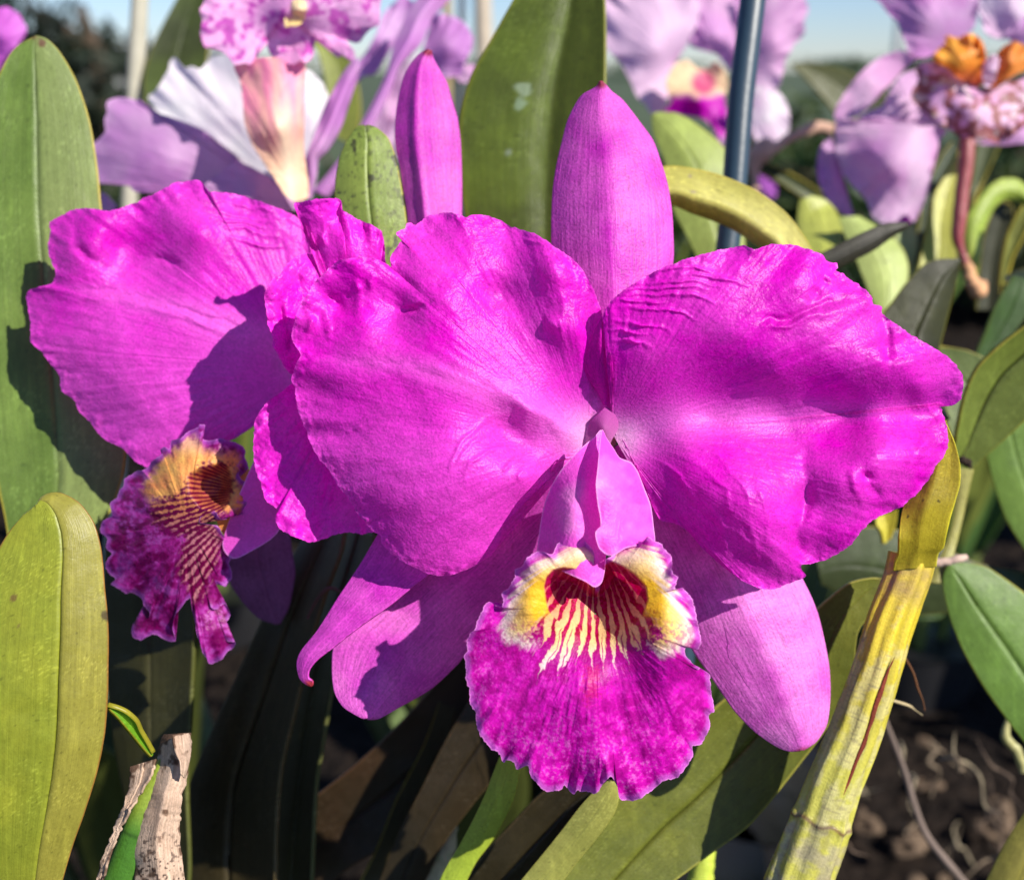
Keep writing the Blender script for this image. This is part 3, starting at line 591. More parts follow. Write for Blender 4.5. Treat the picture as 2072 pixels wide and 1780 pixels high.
def llip_col(X, Y, U, V, edge):
    x, y = A4inv(X, Y)
    n = fbm(x / 50, y / 50, 161, 4); n2 = fbm(x / 18, y / 18, 163, 3)
    th = np.arctan2(y - 1230, 1480 - x); rr = np.hypot(x - 1480, y - 1230)
    fl = fbm(th * 18, rr / 110, 167, 3)
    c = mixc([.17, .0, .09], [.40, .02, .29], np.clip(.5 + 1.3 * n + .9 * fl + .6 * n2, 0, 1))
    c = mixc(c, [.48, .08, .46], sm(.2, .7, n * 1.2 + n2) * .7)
    org = mixc([.82, .30, .10], [.86, .46, .12], np.clip(.5 + n, 0, 1)); org = mixc(org, [.80, .44, .28], sm(1050, 930, y))
    s = sdf(x + 30 * n2, y + 30 * n2, [(850,1150),(930,1040),(1060,930),(1130,900),(1180,990),(1260,1000),(1360,1000),(1400,1050),(1370,1120),(1400,1200),(1420,1240),(1390,1340),(1250,1350),(1150,1340),(960,1300),(850,1290),(810,1220)])
    c = mixc(c, org, sm(-25, 45, s))
    # stripes running out of the throat
    ph = th * 13.5 + .30 * fbm(x / 120, y / 90, 171, 3); tri = np.abs((ph % 1.0) - .5) * 2
    zone = sdf(x, y, [(1180,1060),(1330,1070),(1355,1200),(1280,1370),(1260,1420),(1290,1560),(1200,1780),(1130,1900),(1020,1700),(1060,1500),(880,1420),(860,1300),(1020,1250),(1090,1150)])
    st = mixc([.14, .0, .05], mixc([.62, .22, .09], [.50, .18, .22], sm(1300, 1500, y)), sm(.50 + .7 * n2 + .35 * n, .80 + .7 * n2 + .35 * n, tri))
    c = mixc(c, st, sm(-20, 30, zone + 50 * n2))
    inn = sdf(x, y, LTHR); c = mixc(c, mixc([.16, .0, .03], [.55, .14, .06], sm(.3, .7, tri)), sm(0, 30, inn) * .7)
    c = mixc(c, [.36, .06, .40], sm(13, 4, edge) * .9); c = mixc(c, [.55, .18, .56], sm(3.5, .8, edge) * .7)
    return c
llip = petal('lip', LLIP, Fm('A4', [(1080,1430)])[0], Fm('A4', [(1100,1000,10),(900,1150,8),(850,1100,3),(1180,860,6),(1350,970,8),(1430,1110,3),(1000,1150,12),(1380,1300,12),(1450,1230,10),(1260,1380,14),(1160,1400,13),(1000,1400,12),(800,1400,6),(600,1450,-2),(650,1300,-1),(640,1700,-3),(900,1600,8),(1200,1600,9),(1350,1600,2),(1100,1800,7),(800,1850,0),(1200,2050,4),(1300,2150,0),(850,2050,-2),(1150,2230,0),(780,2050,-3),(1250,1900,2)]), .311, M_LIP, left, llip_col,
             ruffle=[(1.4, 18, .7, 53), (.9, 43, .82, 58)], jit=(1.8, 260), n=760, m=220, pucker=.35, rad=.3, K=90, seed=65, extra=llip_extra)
def org_c(X, Y, U, V, e): return mixc([.80, .26, .06], [.74, .34, .10], np.clip(.5 + fbm(X / 30, Y / 30, 5, 3), 0, 1))
petal('tube_flank', Fm('A4', [(1380,1090),(1430,1105),(1480,1120),(1515,1180),(1530,1250),(1525,1310),(1460,1370),(1400,1430),(1330,1500),(1290,1480),(1250,1400),(1300,1300),(1360,1180)]), Fm('A4', [(1400,1290)])[0],
      Fm('A4', [(1400,1290,4),(1520,1200,-2),(1520,1320,-3),(1330,1490,0),(1380,1100,0)]), .306, M_LIP, llip, org_c, n=140, m=40, pucker=.1, ruffle=[(.5, 9, .7, 3)])
petal('tube_flank', [(450,1100),(480,1010),(530,900),(600,800),(640,900),(590,1010),(560,1080),(500,1120),(470,1130)], (540, 980), [(540,980,3),(450,1100,0),(600,820,-3),(640,900,-4),(560,1080,0)], .303, M_LIP, llip, tubec(9, -.3), n=100, m=30, pucker=.1)
# ---------------------------------------------------------------- ground and far things
def dirt_mat():
    m, nt, out = newmat('bark mulch'); L = nt.links; tc = nt.nodes.new('ShaderNodeTexCoord')
    g = noise_of(nt, tc.outputs['Object'], 60, 6, .65); g2 = noise_of(nt, tc.outputs['Object'], 9, 3)
    v = nt.nodes.new('ShaderNodeTexVoronoi'); v.inputs['Scale'].default_value = 75; L.new(tc.outputs['Object'], v.inputs['Vector'])
    r = nt.nodes.new('ShaderNodeValToRGB'); L.new(mth(nt, 'ADD', mth(nt, 'MULTIPLY', g, .6), mth(nt, 'MULTIPLY', g2, .4)), r.inputs[0])
    e = r.color_ramp.elements; e[0].position = .38; e[0].color = (.008, .006, .005, 1); e[1].position = .66; e[1].color = (.022, .015, .011, 1)
    x = e.new(.5) if hasattr(e, 'new') else None
    if x: x.color = (.014, .010, .008, 1)
    b = nd(nt, 'ShaderNodeBump', i_Strength=1.0, i_Distance=.008); L.new(mth(nt, 'ADD', g, v.outputs['Distance']), b.inputs['Height'])
    p = nt.nodes.new('ShaderNodeBsdfPrincipled'); p.inputs['Roughness'].default_value = .95; p.inputs['Specular IOR Level'].default_value = .1
    L.new(r.outputs[0], p.inputs['Base Color']); L.new(b.outputs[0], p.inputs['Normal']); L.new(p.outputs[0], out.inputs['Surface']); return m
def lawn_mat():
    m, nt, out = newmat('grass land'); L = nt.links; tc = nt.nodes.new('ShaderNodeTexCoord')
    g = noise_of(nt, tc.outputs['Object'], 1.2, 6, .6)
    r = nt.nodes.new('ShaderNodeValToRGB'); L.new(g, r.inputs[0]); e = r.color_ramp.elements
    e[0].position = .35; e[0].color = (.02, .035, .012, 1); e[1].position = .65; e[1].color = (.06, .085, .03, 1)
    p = nt.nodes.new('ShaderNodeBsdfPrincipled'); p.inputs['Roughness'].default_value = .95
    L.new(r.outputs[0], p.inputs['Base Color']); L.new(p.outputs[0], out.inputs['Surface']); return m
S = 900.0
xs = np.r_[-S, -60, -12, np.linspace(-4, 4, 60), 12, 60, S]; ys = np.r_[-S, -60, -8, np.linspace(-2, 6, 60), 14, 60, S]
gx, gy = np.meshgrid(xs, ys); gz = .012 * fbm(gx * 2, gy * 2, 3, 3) * (np.abs(gx) < 5)
tag(mesh_obj('ground', np.stack([gx, gy, gz - .02], -1).reshape(-1, 3), grid_faces(len(ys), len(xs)), lawn_mat()), kind='structure')
xs = np.linspace(-2.2, 2.2, 260); ys = np.linspace(-.4, 3.2, 220); gx, gy = np.meshgrid(xs, ys)
gz = .016 * fbm(gx * 6, gy * 6, 9, 3) + .012 * fbm(gx * 40, gy * 40, 19, 3) + .01
tag(mesh_obj('soil_bed', np.stack([gx, gy, gz], -1).reshape(-1, 3), grid_faces(len(ys), len(xs)), dirt_mat()), kind='structure')

# ---------------------------------------------------------------- leaves
G_PALE = np.array([.30, .42, .16]); G_MID = np.array([.13, .22, .055]); G_DEEP = np.array([.055, .11, .028]); G_YEL = np.array([.42, .44, .05]); G_OLIVE = np.array([.14, .17, .035])
def leafc(ca, cb=None, seed=1, rim=(.35, .32, .04), rimw=.02, ribd=.35, half=None, spots=0, tip=None, blotch=None):
    cb = np.array(ca) * .8 if cb is None else np.array(cb)
    def f(X, Y, w, T):
        n = fbm(X / 90, Y / 90, seed, 4)
        c = mixc(ca, cb, np.clip(.5 + n * 1.2, 0, 1))
        if half is not None: c = mixc(c, np.array(half), sm(-.03, .03, w))
        c = c * (1 + .10 * vnoise(w * 60, T * 6, seed + 2) + .10 * fbm(X / 8, Y / 8, seed + 5, 2))[..., None]
        c = c * (1 - ribd * np.exp(-(w / .018) ** 2))[..., None]
        c = mixc(c, rim, .85 * sm(1 - rimw * 2.2, 1 - rimw * .6, np.abs(w)))
        c = c * np.array([.95, .84, .60])
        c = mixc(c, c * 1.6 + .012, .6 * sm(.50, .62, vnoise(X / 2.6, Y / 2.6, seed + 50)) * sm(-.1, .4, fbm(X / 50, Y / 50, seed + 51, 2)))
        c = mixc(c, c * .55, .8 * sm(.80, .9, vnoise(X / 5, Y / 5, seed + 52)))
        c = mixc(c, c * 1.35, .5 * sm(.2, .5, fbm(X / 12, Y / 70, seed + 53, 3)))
        if tip is not None: c = mixc(c, tip, .8 * np.exp(-(T / .012) ** 2) * np.exp(-(w / .7) ** 2))
        if spots:
            s = sm(.42, .62, fbm(X / 16, Y / 16, seed + 40, 2)); s2 = sm(.5, .66, vnoise(X / 7, Y / 7, seed + 44))
            c = mixc(c, [.03, .025, .02], spots * np.clip(s + .6 * s2, 0, 1))
        if blotch is not None:
            for (bx, by, br, bc) in blotch:
                d = np.hypot(X - bx, Y - by) + br * .5 * vnoise(X / br, Y / br, seed + 3)
                c = mixc(c, bc, .85 * sm(br, br * .6, d))
        return c
    return f
def leaf(label, left, right, dep, colf, cross=(2, 2), mat=None, cat='orchid leaf', name='orchid_leaf', group=None, frame='D', thick=.0014, **kw):
    o = ribbon(name, Fm(frame, left), Fm(frame, right), dep, mat or M_LEAF, None, colf, cross=cross, thick=thick, **kw)
    return tag(o, label, cat, group)

# big leaf at the left edge; its sunlit right half painted paler
leaf('tall broad green leaf with a small brown tip, standing behind the smaller magenta flower',
     [(68,76),(40,90),(15,120),(-15,190),(-38,300),(-48,450),(-45,650),(-28,850),(-4,985),(14,1072),(40,1300),(60,1600)],
     [(72,76),(95,82),(122,108),(155,165),(182,245),(198,340),(207,430),(228,560),(250,720),(258,850),(250,960),(222,1040),(200,1080),(170,1300),(130,1600)],
     [.338, .337, .336, .336, .336, .338, .34], leafc([.12, .21, .055], [.09, .165, .04], 3, rim=(.45, .38, .06), half=[.17, .25, .105], tip=(.12, .04, .02), ribd=.5, blotch=[(85, 90, 10, [.10, .03, .02])]),
     cross=(3, -4), mid=.50, keel=.8, n=260, m=70)
# yellow-green leaf bottom left
leaf('yellow-green leaf with a notched tip and a bitten right edge in the bottom left corner',
     [(84,1024),(72,1034),(50,1045),(15,1085),(-15,1140),(-60,1250),(-85,1400),(-80,1550),(-50,1720),(-20,1850)],
     [(86,1024),(84,1012),(100,1002),(125,1001),(160,1020),(188,1058),(203,1110),(212,1200),(216,1240),(218,1290),(217,1400),(211,1480),(195,1560),(170,1640),(142,1720),(105,1850)],
     [.274, .272, .270, .270, .272, .275, .28], leafc([.32, .38, .05], [.26, .33, .045], 5, rim=(.30, .12, .04), half=[.28, .29, .065], ribd=.25, tip=(.7, .5, .4),
     blotch=[(217, 1243, 12, [.05, .03, .015]), (28, 1208, 9, [.16, .10, .03]), (40, 1265, 6, [.2, .16, .04])]), cross=(-1, -5), mid=.68, keel=1.0, kw=.03, n=260, m=80, mat=M_LEAF_THIN)
# leaf behind the dorsal sepals, its shade put into darker greens
leaf('broad dark green leaf standing between the two upright purple sepals',
     [(1150,-150),(1090,-80),(1040,0),(995,80),(960,140),(938,200),(928,260),(930,330),(938,420),(960,560),(1000,750)], [(1160,-150),(1205,-80),(1224,0),(1226,150),(1222,280),(1210,400),(1190,560),(1150,750)],
     [.372, .368, .366, .364, .362, .36], leafc([.085, .135, .022], [.055, .085, .016], 7, rim=(.25, .28, .04), half=[.05, .075, .012], ribd=.1,
     blotch=[(1058, 185, 16, [.2, .26, .16]), (1050, 215, 14, [.18, .25, .15]), (1030, 310, 10, [.16, .2, .13])]), cross=(-3, 5), mid=.62, keel=1.2, kw=.2, n=220, m=60)
leaf('small spotted leaf tip between the left flower and its upright sepal',
     [(738,257),(722,262),(705,285),(690,320),(681,365),(680,420),(690,500),(720,650)], [(743,256),(762,262),(785,282),(798,315),(812,380),(822,450),(830,560),(830,650)],
     [.324, .322, .321, .321, .324], leafc([.20, .30, .08], [.16, .26, .07], 9, rim=(.5, .4, .08), spots=.85, tip=(.25, .1, .03)), cross=(-3, -2), keel=.8, n=160, m=50)
# yellow arching leaf
leaf('yellow leaf arching behind the upright sepal and over the dark stake',
     [(1160,820),(1190,600),(1225,440),(1270,360),(1345,336),(1400,340),(1460,355),(1530,385),(1590,430),(1625,475),(1650,520),(1680,600)], [(1210,820),(1235,640),(1265,520),(1300,440),(1355,412),(1400,428),(1455,448),(1490,465),(1530,492),(1560,515),(1590,560),(1620,640)],
     [.352, .350, .350, .350, .352, .356], leafc([.66, .70, .30], [.58, .62, .20], 11, rim=(.45, .40, .02), rimw=.03, ribd=0, half=None,
     blotch=[(1397, 356, 4, [.35, .28, .2]), (1402, 388, 4, [.35, .28, .2])]), cross=(1, -9), pw=2.2, mid=.6, keel=0, n=160, m=60, mat=M_LEAF_THIN)
# big olive leaf lower right
leaf('large olive leaf slanting from lower centre up to the cane, crossed by shadow',
     [(1786,1170),(1760,1169),(1720,1178),(1680,1208),(1640,1245),(1560,1330),(1450,1425),(1330,1530),(1245,1610),(1180,1700),(1100,1830)], [(1789,1172),(1786,1190),(1764,1238),(1735,1280),(1724,1365),(1680,1460),(1610,1555),(1520,1665),(1440,1725),(1360,1785),(1280,1850)],
     [.322, .322, .325, .327, .325, .322, .318], leafc([.13, .16, .03], [.10, .13, .025], 13, rim=(.32, .34, .08), ribd=.15, tip=(.2, .1, .03)), cross=(2, 1), keel=.9, n=260, m=80)
leaf('narrow olive leaf just below the lip of the large flower pointing up',
     [(1232,1580),(1215,1590),(1183,1620),(1120,1700),(1058,1776),(1020,1830)], [(1238,1579),(1250,1600),(1240,1640),(1205,1690),(1160,1745),(1100,1830)],
     [.300, .302, .304, .305], leafc([.28, .31, .10], [.24, .28, .09], 15, rim=(.40, .42, .10)), cross=(-1, -2), keel=.3, thick=.002)
leaf('slim leaf with a bright green lit patch beneath the lip',
     [(1012,1530),(1000,1560),(985,1600),(962,1650),(930,1710),(900,1760),(870,1830)], [(1048,1530),(1050,1560),(1036,1620),(1000,1690),(960,1745),(920,1830)],
     [.312, .314, .316, .318], leafc([.30, .44, .06], [.26, .40, .06], 17), cross=(-1, -1), keel=.2)
# lower left leaves, deep shade painted in as near-black colour
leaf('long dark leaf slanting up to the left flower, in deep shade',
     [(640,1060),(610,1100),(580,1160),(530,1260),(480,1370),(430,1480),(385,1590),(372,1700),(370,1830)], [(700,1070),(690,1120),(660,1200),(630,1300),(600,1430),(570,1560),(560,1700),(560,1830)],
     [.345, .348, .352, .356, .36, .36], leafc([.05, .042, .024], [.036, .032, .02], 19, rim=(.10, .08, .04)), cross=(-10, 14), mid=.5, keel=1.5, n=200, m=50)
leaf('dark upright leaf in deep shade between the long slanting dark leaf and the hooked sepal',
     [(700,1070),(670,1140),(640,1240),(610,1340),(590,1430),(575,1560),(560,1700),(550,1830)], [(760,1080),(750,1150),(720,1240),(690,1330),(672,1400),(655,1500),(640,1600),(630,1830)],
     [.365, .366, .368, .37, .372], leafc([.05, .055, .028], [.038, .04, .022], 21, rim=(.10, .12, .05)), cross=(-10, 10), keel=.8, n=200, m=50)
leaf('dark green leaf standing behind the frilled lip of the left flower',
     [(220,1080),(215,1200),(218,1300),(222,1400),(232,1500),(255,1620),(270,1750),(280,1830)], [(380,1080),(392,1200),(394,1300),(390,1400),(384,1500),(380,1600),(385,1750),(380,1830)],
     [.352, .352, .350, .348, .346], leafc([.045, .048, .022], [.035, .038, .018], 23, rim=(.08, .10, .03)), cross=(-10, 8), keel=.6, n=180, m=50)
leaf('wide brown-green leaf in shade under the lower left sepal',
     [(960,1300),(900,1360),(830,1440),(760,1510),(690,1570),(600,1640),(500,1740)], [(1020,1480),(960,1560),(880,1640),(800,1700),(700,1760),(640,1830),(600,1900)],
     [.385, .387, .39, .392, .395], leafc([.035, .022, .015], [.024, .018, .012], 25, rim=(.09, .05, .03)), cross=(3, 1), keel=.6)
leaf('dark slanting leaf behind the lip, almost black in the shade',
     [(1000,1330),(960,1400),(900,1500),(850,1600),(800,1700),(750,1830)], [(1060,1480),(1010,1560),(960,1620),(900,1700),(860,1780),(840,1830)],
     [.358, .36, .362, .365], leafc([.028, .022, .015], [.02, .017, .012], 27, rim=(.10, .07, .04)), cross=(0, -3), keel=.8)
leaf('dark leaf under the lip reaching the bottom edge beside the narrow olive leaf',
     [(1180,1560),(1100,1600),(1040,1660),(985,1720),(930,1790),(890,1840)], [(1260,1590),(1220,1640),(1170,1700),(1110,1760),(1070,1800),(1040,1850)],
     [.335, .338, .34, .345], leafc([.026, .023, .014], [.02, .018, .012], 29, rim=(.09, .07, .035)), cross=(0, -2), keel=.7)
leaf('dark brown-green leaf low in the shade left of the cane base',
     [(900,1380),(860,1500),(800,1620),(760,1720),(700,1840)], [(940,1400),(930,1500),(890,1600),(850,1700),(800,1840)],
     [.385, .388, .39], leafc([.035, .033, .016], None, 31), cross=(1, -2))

rod('flower_stem', [(1228,890,.286,20),(1236,930,.302,14),(1240,1050,.325,11),(1230,1300,.345,11),(1190,1700,.37,13),(1180,2300,.42,15)], M_CANE, main, np.array([.30, .26, .10]), seg=18, n=60)
rod('flower_stem', [(640,730,.326,18),(760,800,.334,13),(900,950,.342,11),(1060,1170,.352,11),(1150,1500,.365,13),(1160,2300,.42,14)], M_CANE, left, np.array([.30, .26, .10]), seg=18, n=60)
# sheath with green shoot
sh = empty('young_shoot', W(300, 1790, .285), 'young green shoot wrapped in a spotted papery tan sheath', 'orchid shoot')
rod('stem', [(228,1850,.288,40),(250,1780,.287,40),(278,1690,.286,33),(300,1620,.286,24),(325,1560,.286,15),(338,1525,.287,9)], M_LEAF, sh, None, n=120, seg=36, seed=8, oval=.6,
    colf=lambda t, a: mixc([.06, .17, .02], [.24, .32, .04], sm(.5, .75, t)) * (1 + .15 * vnoise(t * 90, a * 30, 3))[..., None] * (1 - .5 * np.exp(-((t - .52) / .012) ** 2))[..., None])
def dryc(seed):
    def f(X, Y, w, T):
        c = mixc([.52, .36, .26], [.60, .44, .33], np.clip(.5 + fbm(X / 20, Y / 60, seed, 3), 0, 1))
        c = mixc(c, [.10, .05, .03], .9 * sm(.25, .6, fbm(X / 14, Y / 20, seed + 7, 3) + .25 * sm(1700, 1780, Y) + .8 * sm(.07, 0, T) + .35 * sm(.75, 1, np.abs(w))))
        c = mixc(c, [.035, .02, .02], .9 * sm(.45, .62, vnoise(X / 4.5, Y / 4.5, seed + 9) + .35 * fbm(X / 22, Y / 22, seed + 19, 2)) * sm(1660, 1740, Y + 30 * vnoise(X / 20, Y / 20, seed)))
        c = c * (1 + .25 * vnoise(w * 30, T * 4, seed + 3))[..., None]
        return c
    return f
ribbon('sheath', Fm('A5', [(905,980),(880,1030),(868,1120),(860,1180),(830,1270),(800,1380),(770,1470),(745,1540),(738,1680),(750,1830)]), Fm('A5', [(1038,975),(1046,1040),(1035,1130),(1012,1250),(990,1340),(985,1450),(985,1560),(1000,1680),(1015,1830)]),
       [.284, .283, .281, .280, .279], M_DRY, sh, dryc(3), cross=(-5, -4), pw=1.8, keel=-.8, kw=.25, thick=.0006, n=160, m=60, bump=.5, jit=2.0, undul=.6)
ribbon('sheath', Fm('A5', [(720,1155),(715,1250),(690,1330),(655,1420),(620,1520),(570,1640),(540,1740),(520,1830)]), Fm('A5', [(850,1120),(840,1180),(800,1260),(740,1350),(690,1440),(650,1540),(600,1660),(560,1830)]),
       [.286, .284, .282, .281], M_DRY, sh, dryc(13), cross=(-1, 2), keel=-.6, thick=.0006, n=120, m=40, bump=.6, jit=2.4, undul=.8)
ribbon('sheath_tip', Fm('A5', [(945,985),(950,1030),(965,1090),(985,1130),(990,1200)]), Fm('A5', [(1035,975),(1046,1040),(1040,1100),(1025,1170),(1010,1220)]), [.2815, .280, .2795], M_DRY, sh, dryc(5), cross=(2, -3), thick=.0005, n=60, m=30, bump=.4)
ribbon('leaf', Fm('A5', [(584,820),(600,850),(640,890),(690,950),(740,1010),(790,1070),(825,1105)]), Fm('A5', [(590,818),(650,835),(700,860),(750,905),(775,960),(810,1020),(842,1080)]),
       [.276, .279, .283, .286], M_LEAF_THIN, sh, leafc([.15, .38, .025], [.12, .32, .02], 3, rimw=.01), cross=(1, 2), thick=.0012, n=60, m=24)

# ---------------------------------------------------------------- the yellow cane with its folded leaf
cane = empty('orchid_cane', W(1640, 1790, .30), 'thick ribbed yellow cane with a long red-brown crack and peeling white skin', 'orchid cane')
def canec(t, a):
    # t runs from base to top, a round the stem
    c = mixc([.38, .36, .06], [.56, .43, .03], sm(.3, .85, t))
    n = fbm(a * 9, t * 30, 5, 4)
    skin = sm(-.25, .55, n * 1.6 + .5 * np.sin(a * 37 + 2 * vnoise(t * 9, a * 3, 4)) + .5 * fbm(a * 50, t * 18, 8, 3) + .1 - 1.4 * sm(.70, .84, t))
    ck = sm(.32, .5, fbm(a * 14, t * 160, 15, 2)) * skin
    c = mixc(c, [.50, .45, .24], .5 * skin); c = mixc(c, [.24, .20, .10], .6 * ck)
    c = mixc(c, [.22, .13, .09], .85 * np.exp(-((t - .93) / .05) ** 2) * np.clip(.7 + n, 0, 1))
    c = mixc(c, [.12, .05, .03], .9 * np.exp(-((t - .215 + .006 * np.sin(a * 40)) / .006) ** 2))
    c = mixc(c, [.26, .22, .15], .7 * sm(.30, .1, t) * sm(-.2, .3, n))
    return c * (1 + .25 * vnoise(a * 40, t * 5, 9))[..., None]
cb = Fm('B5', [(590,1840),(640,1700),(690,1570),(735,1440),(790,1290),(865,1110),(930,930),(990,750),(1045,560),(1095,420),(1140,300),(1165,200)])
cr = [64, 62, 60, 56, 53, 51, 49, 47, 46, 45, 45, 46]
stem = rod('stem', [(p[0], p[1], .302 + .0 * i, cr[i] * 1.02) for i, p in enumerate(cb)], M_CANE, cane, None, seg=120, n=260, colf=canec, seed=4, oval=.75)
# long ribs pressed into the skin
me = stem.data; co = np.empty(len(me.vertices) * 3, np.float32); me.vertices.foreach_get('co', co); co = co.reshape(-1, 3)
nn = 260 * 120; ctr = co[:nn].reshape(260, 120, 3).mean(1, keepdims=True); R_ = co[:nn].reshape(260, 120, 3) - ctr
aa = np.linspace(0, 1, 120, endpoint=False)[None] + 0 * R_[..., 0]; tt = np.linspace(0, 1, 260)[:, None] + 0 * aa
g = 1 + .045 * np.sin(aa * 2 * np.pi * 9 + 1.5 * np.sin(tt * 4)) + .03 * fbm(aa * 30, tt * 12, 3, 3) + .06 * np.exp(-((tt - .215) / .012) ** 2)
co[:nn] = (ctr + R_ * g[..., None]).reshape(-1, 3); me.vertices.foreach_set('co', co.ravel()); me.update()
crack = Fm('B5', [(805,1420),(840,1330),(880,1230),(920,1130),(955,1030),(990,920),(1020,830),(1050,750),(1078,690)])
rod('crack', [(p[0], p[1], .302 - .0052, [.6, 2.2, 3.6, 4.4, 4.2, 4.9, 4.4, 3, .5][i]) for i, p in enumerate(crack)], M_BARK, stem, np.array([.15, .03, .018]), seg=8, n=90, oval=.3, noise=.6)
ribbon('leaf_base', Fm('C2', [(655,215),(560,420),(400,700),(300,980),(262,1100),(240,1250),(235,1400),(205,1480),(190,1560)]), Fm('C2', [(658,215),(700,310),(750,430),(790,600),(790,780),(740,950),(700,1080),(665,1230),(640,1340),(590,1400),(570,1520)]),
       [.288, .290, .291, .291, .2935, .2985], M_LEAF, cane, leafc([.36, .33, .03], [.30, .27, .03], 33, rim=(.6, .6, .05), rimw=.04, ribd=0,
       blotch=[(1897, 1013, 4, [.03, .02, .01]), (1838, 1044, 4, [.03, .02, .01]), (1870, 1012, 3, [.06, .04, .01])]), cross=([-6, -6, -5, -3, 0, -1], [1, 1, 1, 0, 0, -1]), pw=1.6, mid=.45, keel=-.6, kw=.3, n=160, m=60)
rod('root_tip', [(p[0], p[1], .33, 2.4 if i < 3 else 1.2) for i, p in enumerate(Fm('B5', [(1095,640),(1165,760),(1190,840),(1215,900),(1225,950)]))], M_WOOD, cane, np.array([.12, .05, .02]), seg=8, n=30)
rod('root_tip', [(p[0], p[1], .33, 3.0 if i < 2 else .8) for i, p in enumerate(Fm('B5', [(1020,890),(1140,925),(1180,950),(1215,975)]))], M_WOOD, cane, np.array([.45, .36, .2]), seg=8, n=20)

# ---------------------------------------------------------------- right side leaves
leaf('broad green leaf running off the right edge beside the right petal',
     [(1905,960),(1930,900),(1935,870),(1950,800),(1975,745),(2020,700),(2085,650),(2140,600)], [(1960,955),(1990,925),(2030,890),(2085,840),(2140,790),(2200,740),(2260,690),(2300,660)],
     [.375, .37, .365, .36, .355], leafc([.15, .22, .055], [.13, .19, .05], 35, rim=(.32, .33, .06), half=[.13, .19, .055]), cross=(4, 1), mid=.3, keel=1.2)
leaf('thin stalk-like leaf base below the broad leaf at the right edge',
     [(1928,945),(1935,990),(1930,1050),(1915,1100),(1880,1180)], [(1968,950),(1958,990),(1945,1050),(1930,1110),(1910,1180)], [.372, .372, .37, .365], leafc([.30, .32, .12], None, 37), cross=(-1, -1))
tag(rod('dead_bud', [(1938,938,.362,2),(1944,932,.362,8),(1956,934,.362,9),(1962,942,.362,6),(1966,948,.362,2)], M_BARK, None, np.array([.03, .02, .015]), seg=16, n=24, noise=.5), 'tiny shrivelled black bud stuck in the leaf joint right of the petal', 'dead bud')
leaf('broad bright green drooping leaf in the lower right with a dry twig end over it',
     [(1920,1140),(1908,1170),(1912,1210),(1925,1260),(1950,1320),(1990,1390),(2040,1460),(2085,1520),(2150,1620)], [(1925,1138),(1960,1140),(2000,1150),(2072,1200),(2140,1260),(2200,1340),(2240,1420),(2260,1500),(2280,1620)],
     [.365, .362, .36, .358, .36], leafc([.12, .24, .055], [.10, .20, .045], 39, ribd=.4), cross=(-2, -2), mid=.4, keel=1.0)
leaf('upright green leaf leaning in from the right edge above the bright leaf',
     [(1990,900),(2010,980),(2035,1050),(2072,1110),(2120,1180),(2180,1260)], [(2090,820),(2110,900),(2140,980),(2180,1060),(2230,1140),(2280,1200)], [.42, .42, .418, .415], leafc([.14, .26, .06], [.11, .21, .05], 41), cross=(-2, 1))
leaf('grey-green leaf lying behind the cane joint',
     [(1650,1130),(1690,1085),(1750,1065),(1830,1075),(1900,1105),(1980,1140),(2080,1160)], [(1660,1180),(1740,1215),(1820,1245),(1900,1240),(1980,1230),(2080,1215),(2120,1210)], [.43, .43, .43, .43], leafc([.05, .08, .04], [.04, .06, .032], 43), cross=(-2, -4))
tag(rod('dry_twig', [(1890,1138,.358,9),(1915,1136,.357,8),(1940,1130,.356,8),(1957,1126,.356,6)], M_WOOD, None, np.array([.55, .40, .32]), seg=14, n=24, noise=.2), 'short pale dry twig end lying over the bright leaf', 'twig')
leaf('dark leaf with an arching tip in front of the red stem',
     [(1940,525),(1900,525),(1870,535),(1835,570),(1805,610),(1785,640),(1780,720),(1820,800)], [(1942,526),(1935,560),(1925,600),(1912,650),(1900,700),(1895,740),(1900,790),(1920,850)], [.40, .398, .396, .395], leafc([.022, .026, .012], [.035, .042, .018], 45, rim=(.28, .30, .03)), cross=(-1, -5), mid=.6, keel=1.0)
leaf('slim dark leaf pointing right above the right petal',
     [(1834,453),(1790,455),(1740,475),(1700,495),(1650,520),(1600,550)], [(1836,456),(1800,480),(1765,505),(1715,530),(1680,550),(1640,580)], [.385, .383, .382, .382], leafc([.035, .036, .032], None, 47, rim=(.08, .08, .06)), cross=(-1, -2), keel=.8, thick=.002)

# blurred pale leaves further back (frame C3 unless noted)
leaf('pale green leaf tip behind the dark stake', [(1320,232),(1322,270),(1345,330),(1360,420),(1400,500),(1440,600)], [(1325,230),(1370,232),(1420,262),(1470,310),(1500,420),(1510,600)], [.46, .455, .45, .45], leafc([.32, .44, .15], None, 49), cross=(-3, -4))
leaf('short yellow-green leaf tip above the slim dark leaf', [(220,500),(205,600),(205,720),(260,850),(330,950)], [(320,470),(420,500),(510,590),(560,720),(580,900)], [.50, .50, .49, .48], leafc([.46, .55, .17], [.40, .50, .14], 51), cross=(-2, -2), frame='C3', mat=M_LEAF_THIN)
leaf('pale leaf lit by the sun between the slim dark leaf and the dark arching leaf', [(540,640),(580,780),(640,900),(720,1100),(800,1300),(880,1500)], [(700,640),(900,760),(1050,900),(1100,1050),(1080,1200),(980,1450)], [.48, .475, .47, .465], leafc([.38, .50, .22], [.34, .46, .19], 53), cross=(-2, -4), frame='C3')
leaf('bluish green leaf edge beside the slim dark leaf tip', [(1040,700),(980,850),(1000,1000),(1080,1150),(1100,1300)], [(1150,700),(1180,820),(1170,950),(1130,1100),(1120,1300)], [.52, .52, .52], leafc([.34, .48, .30], None, 55), frame='C3')
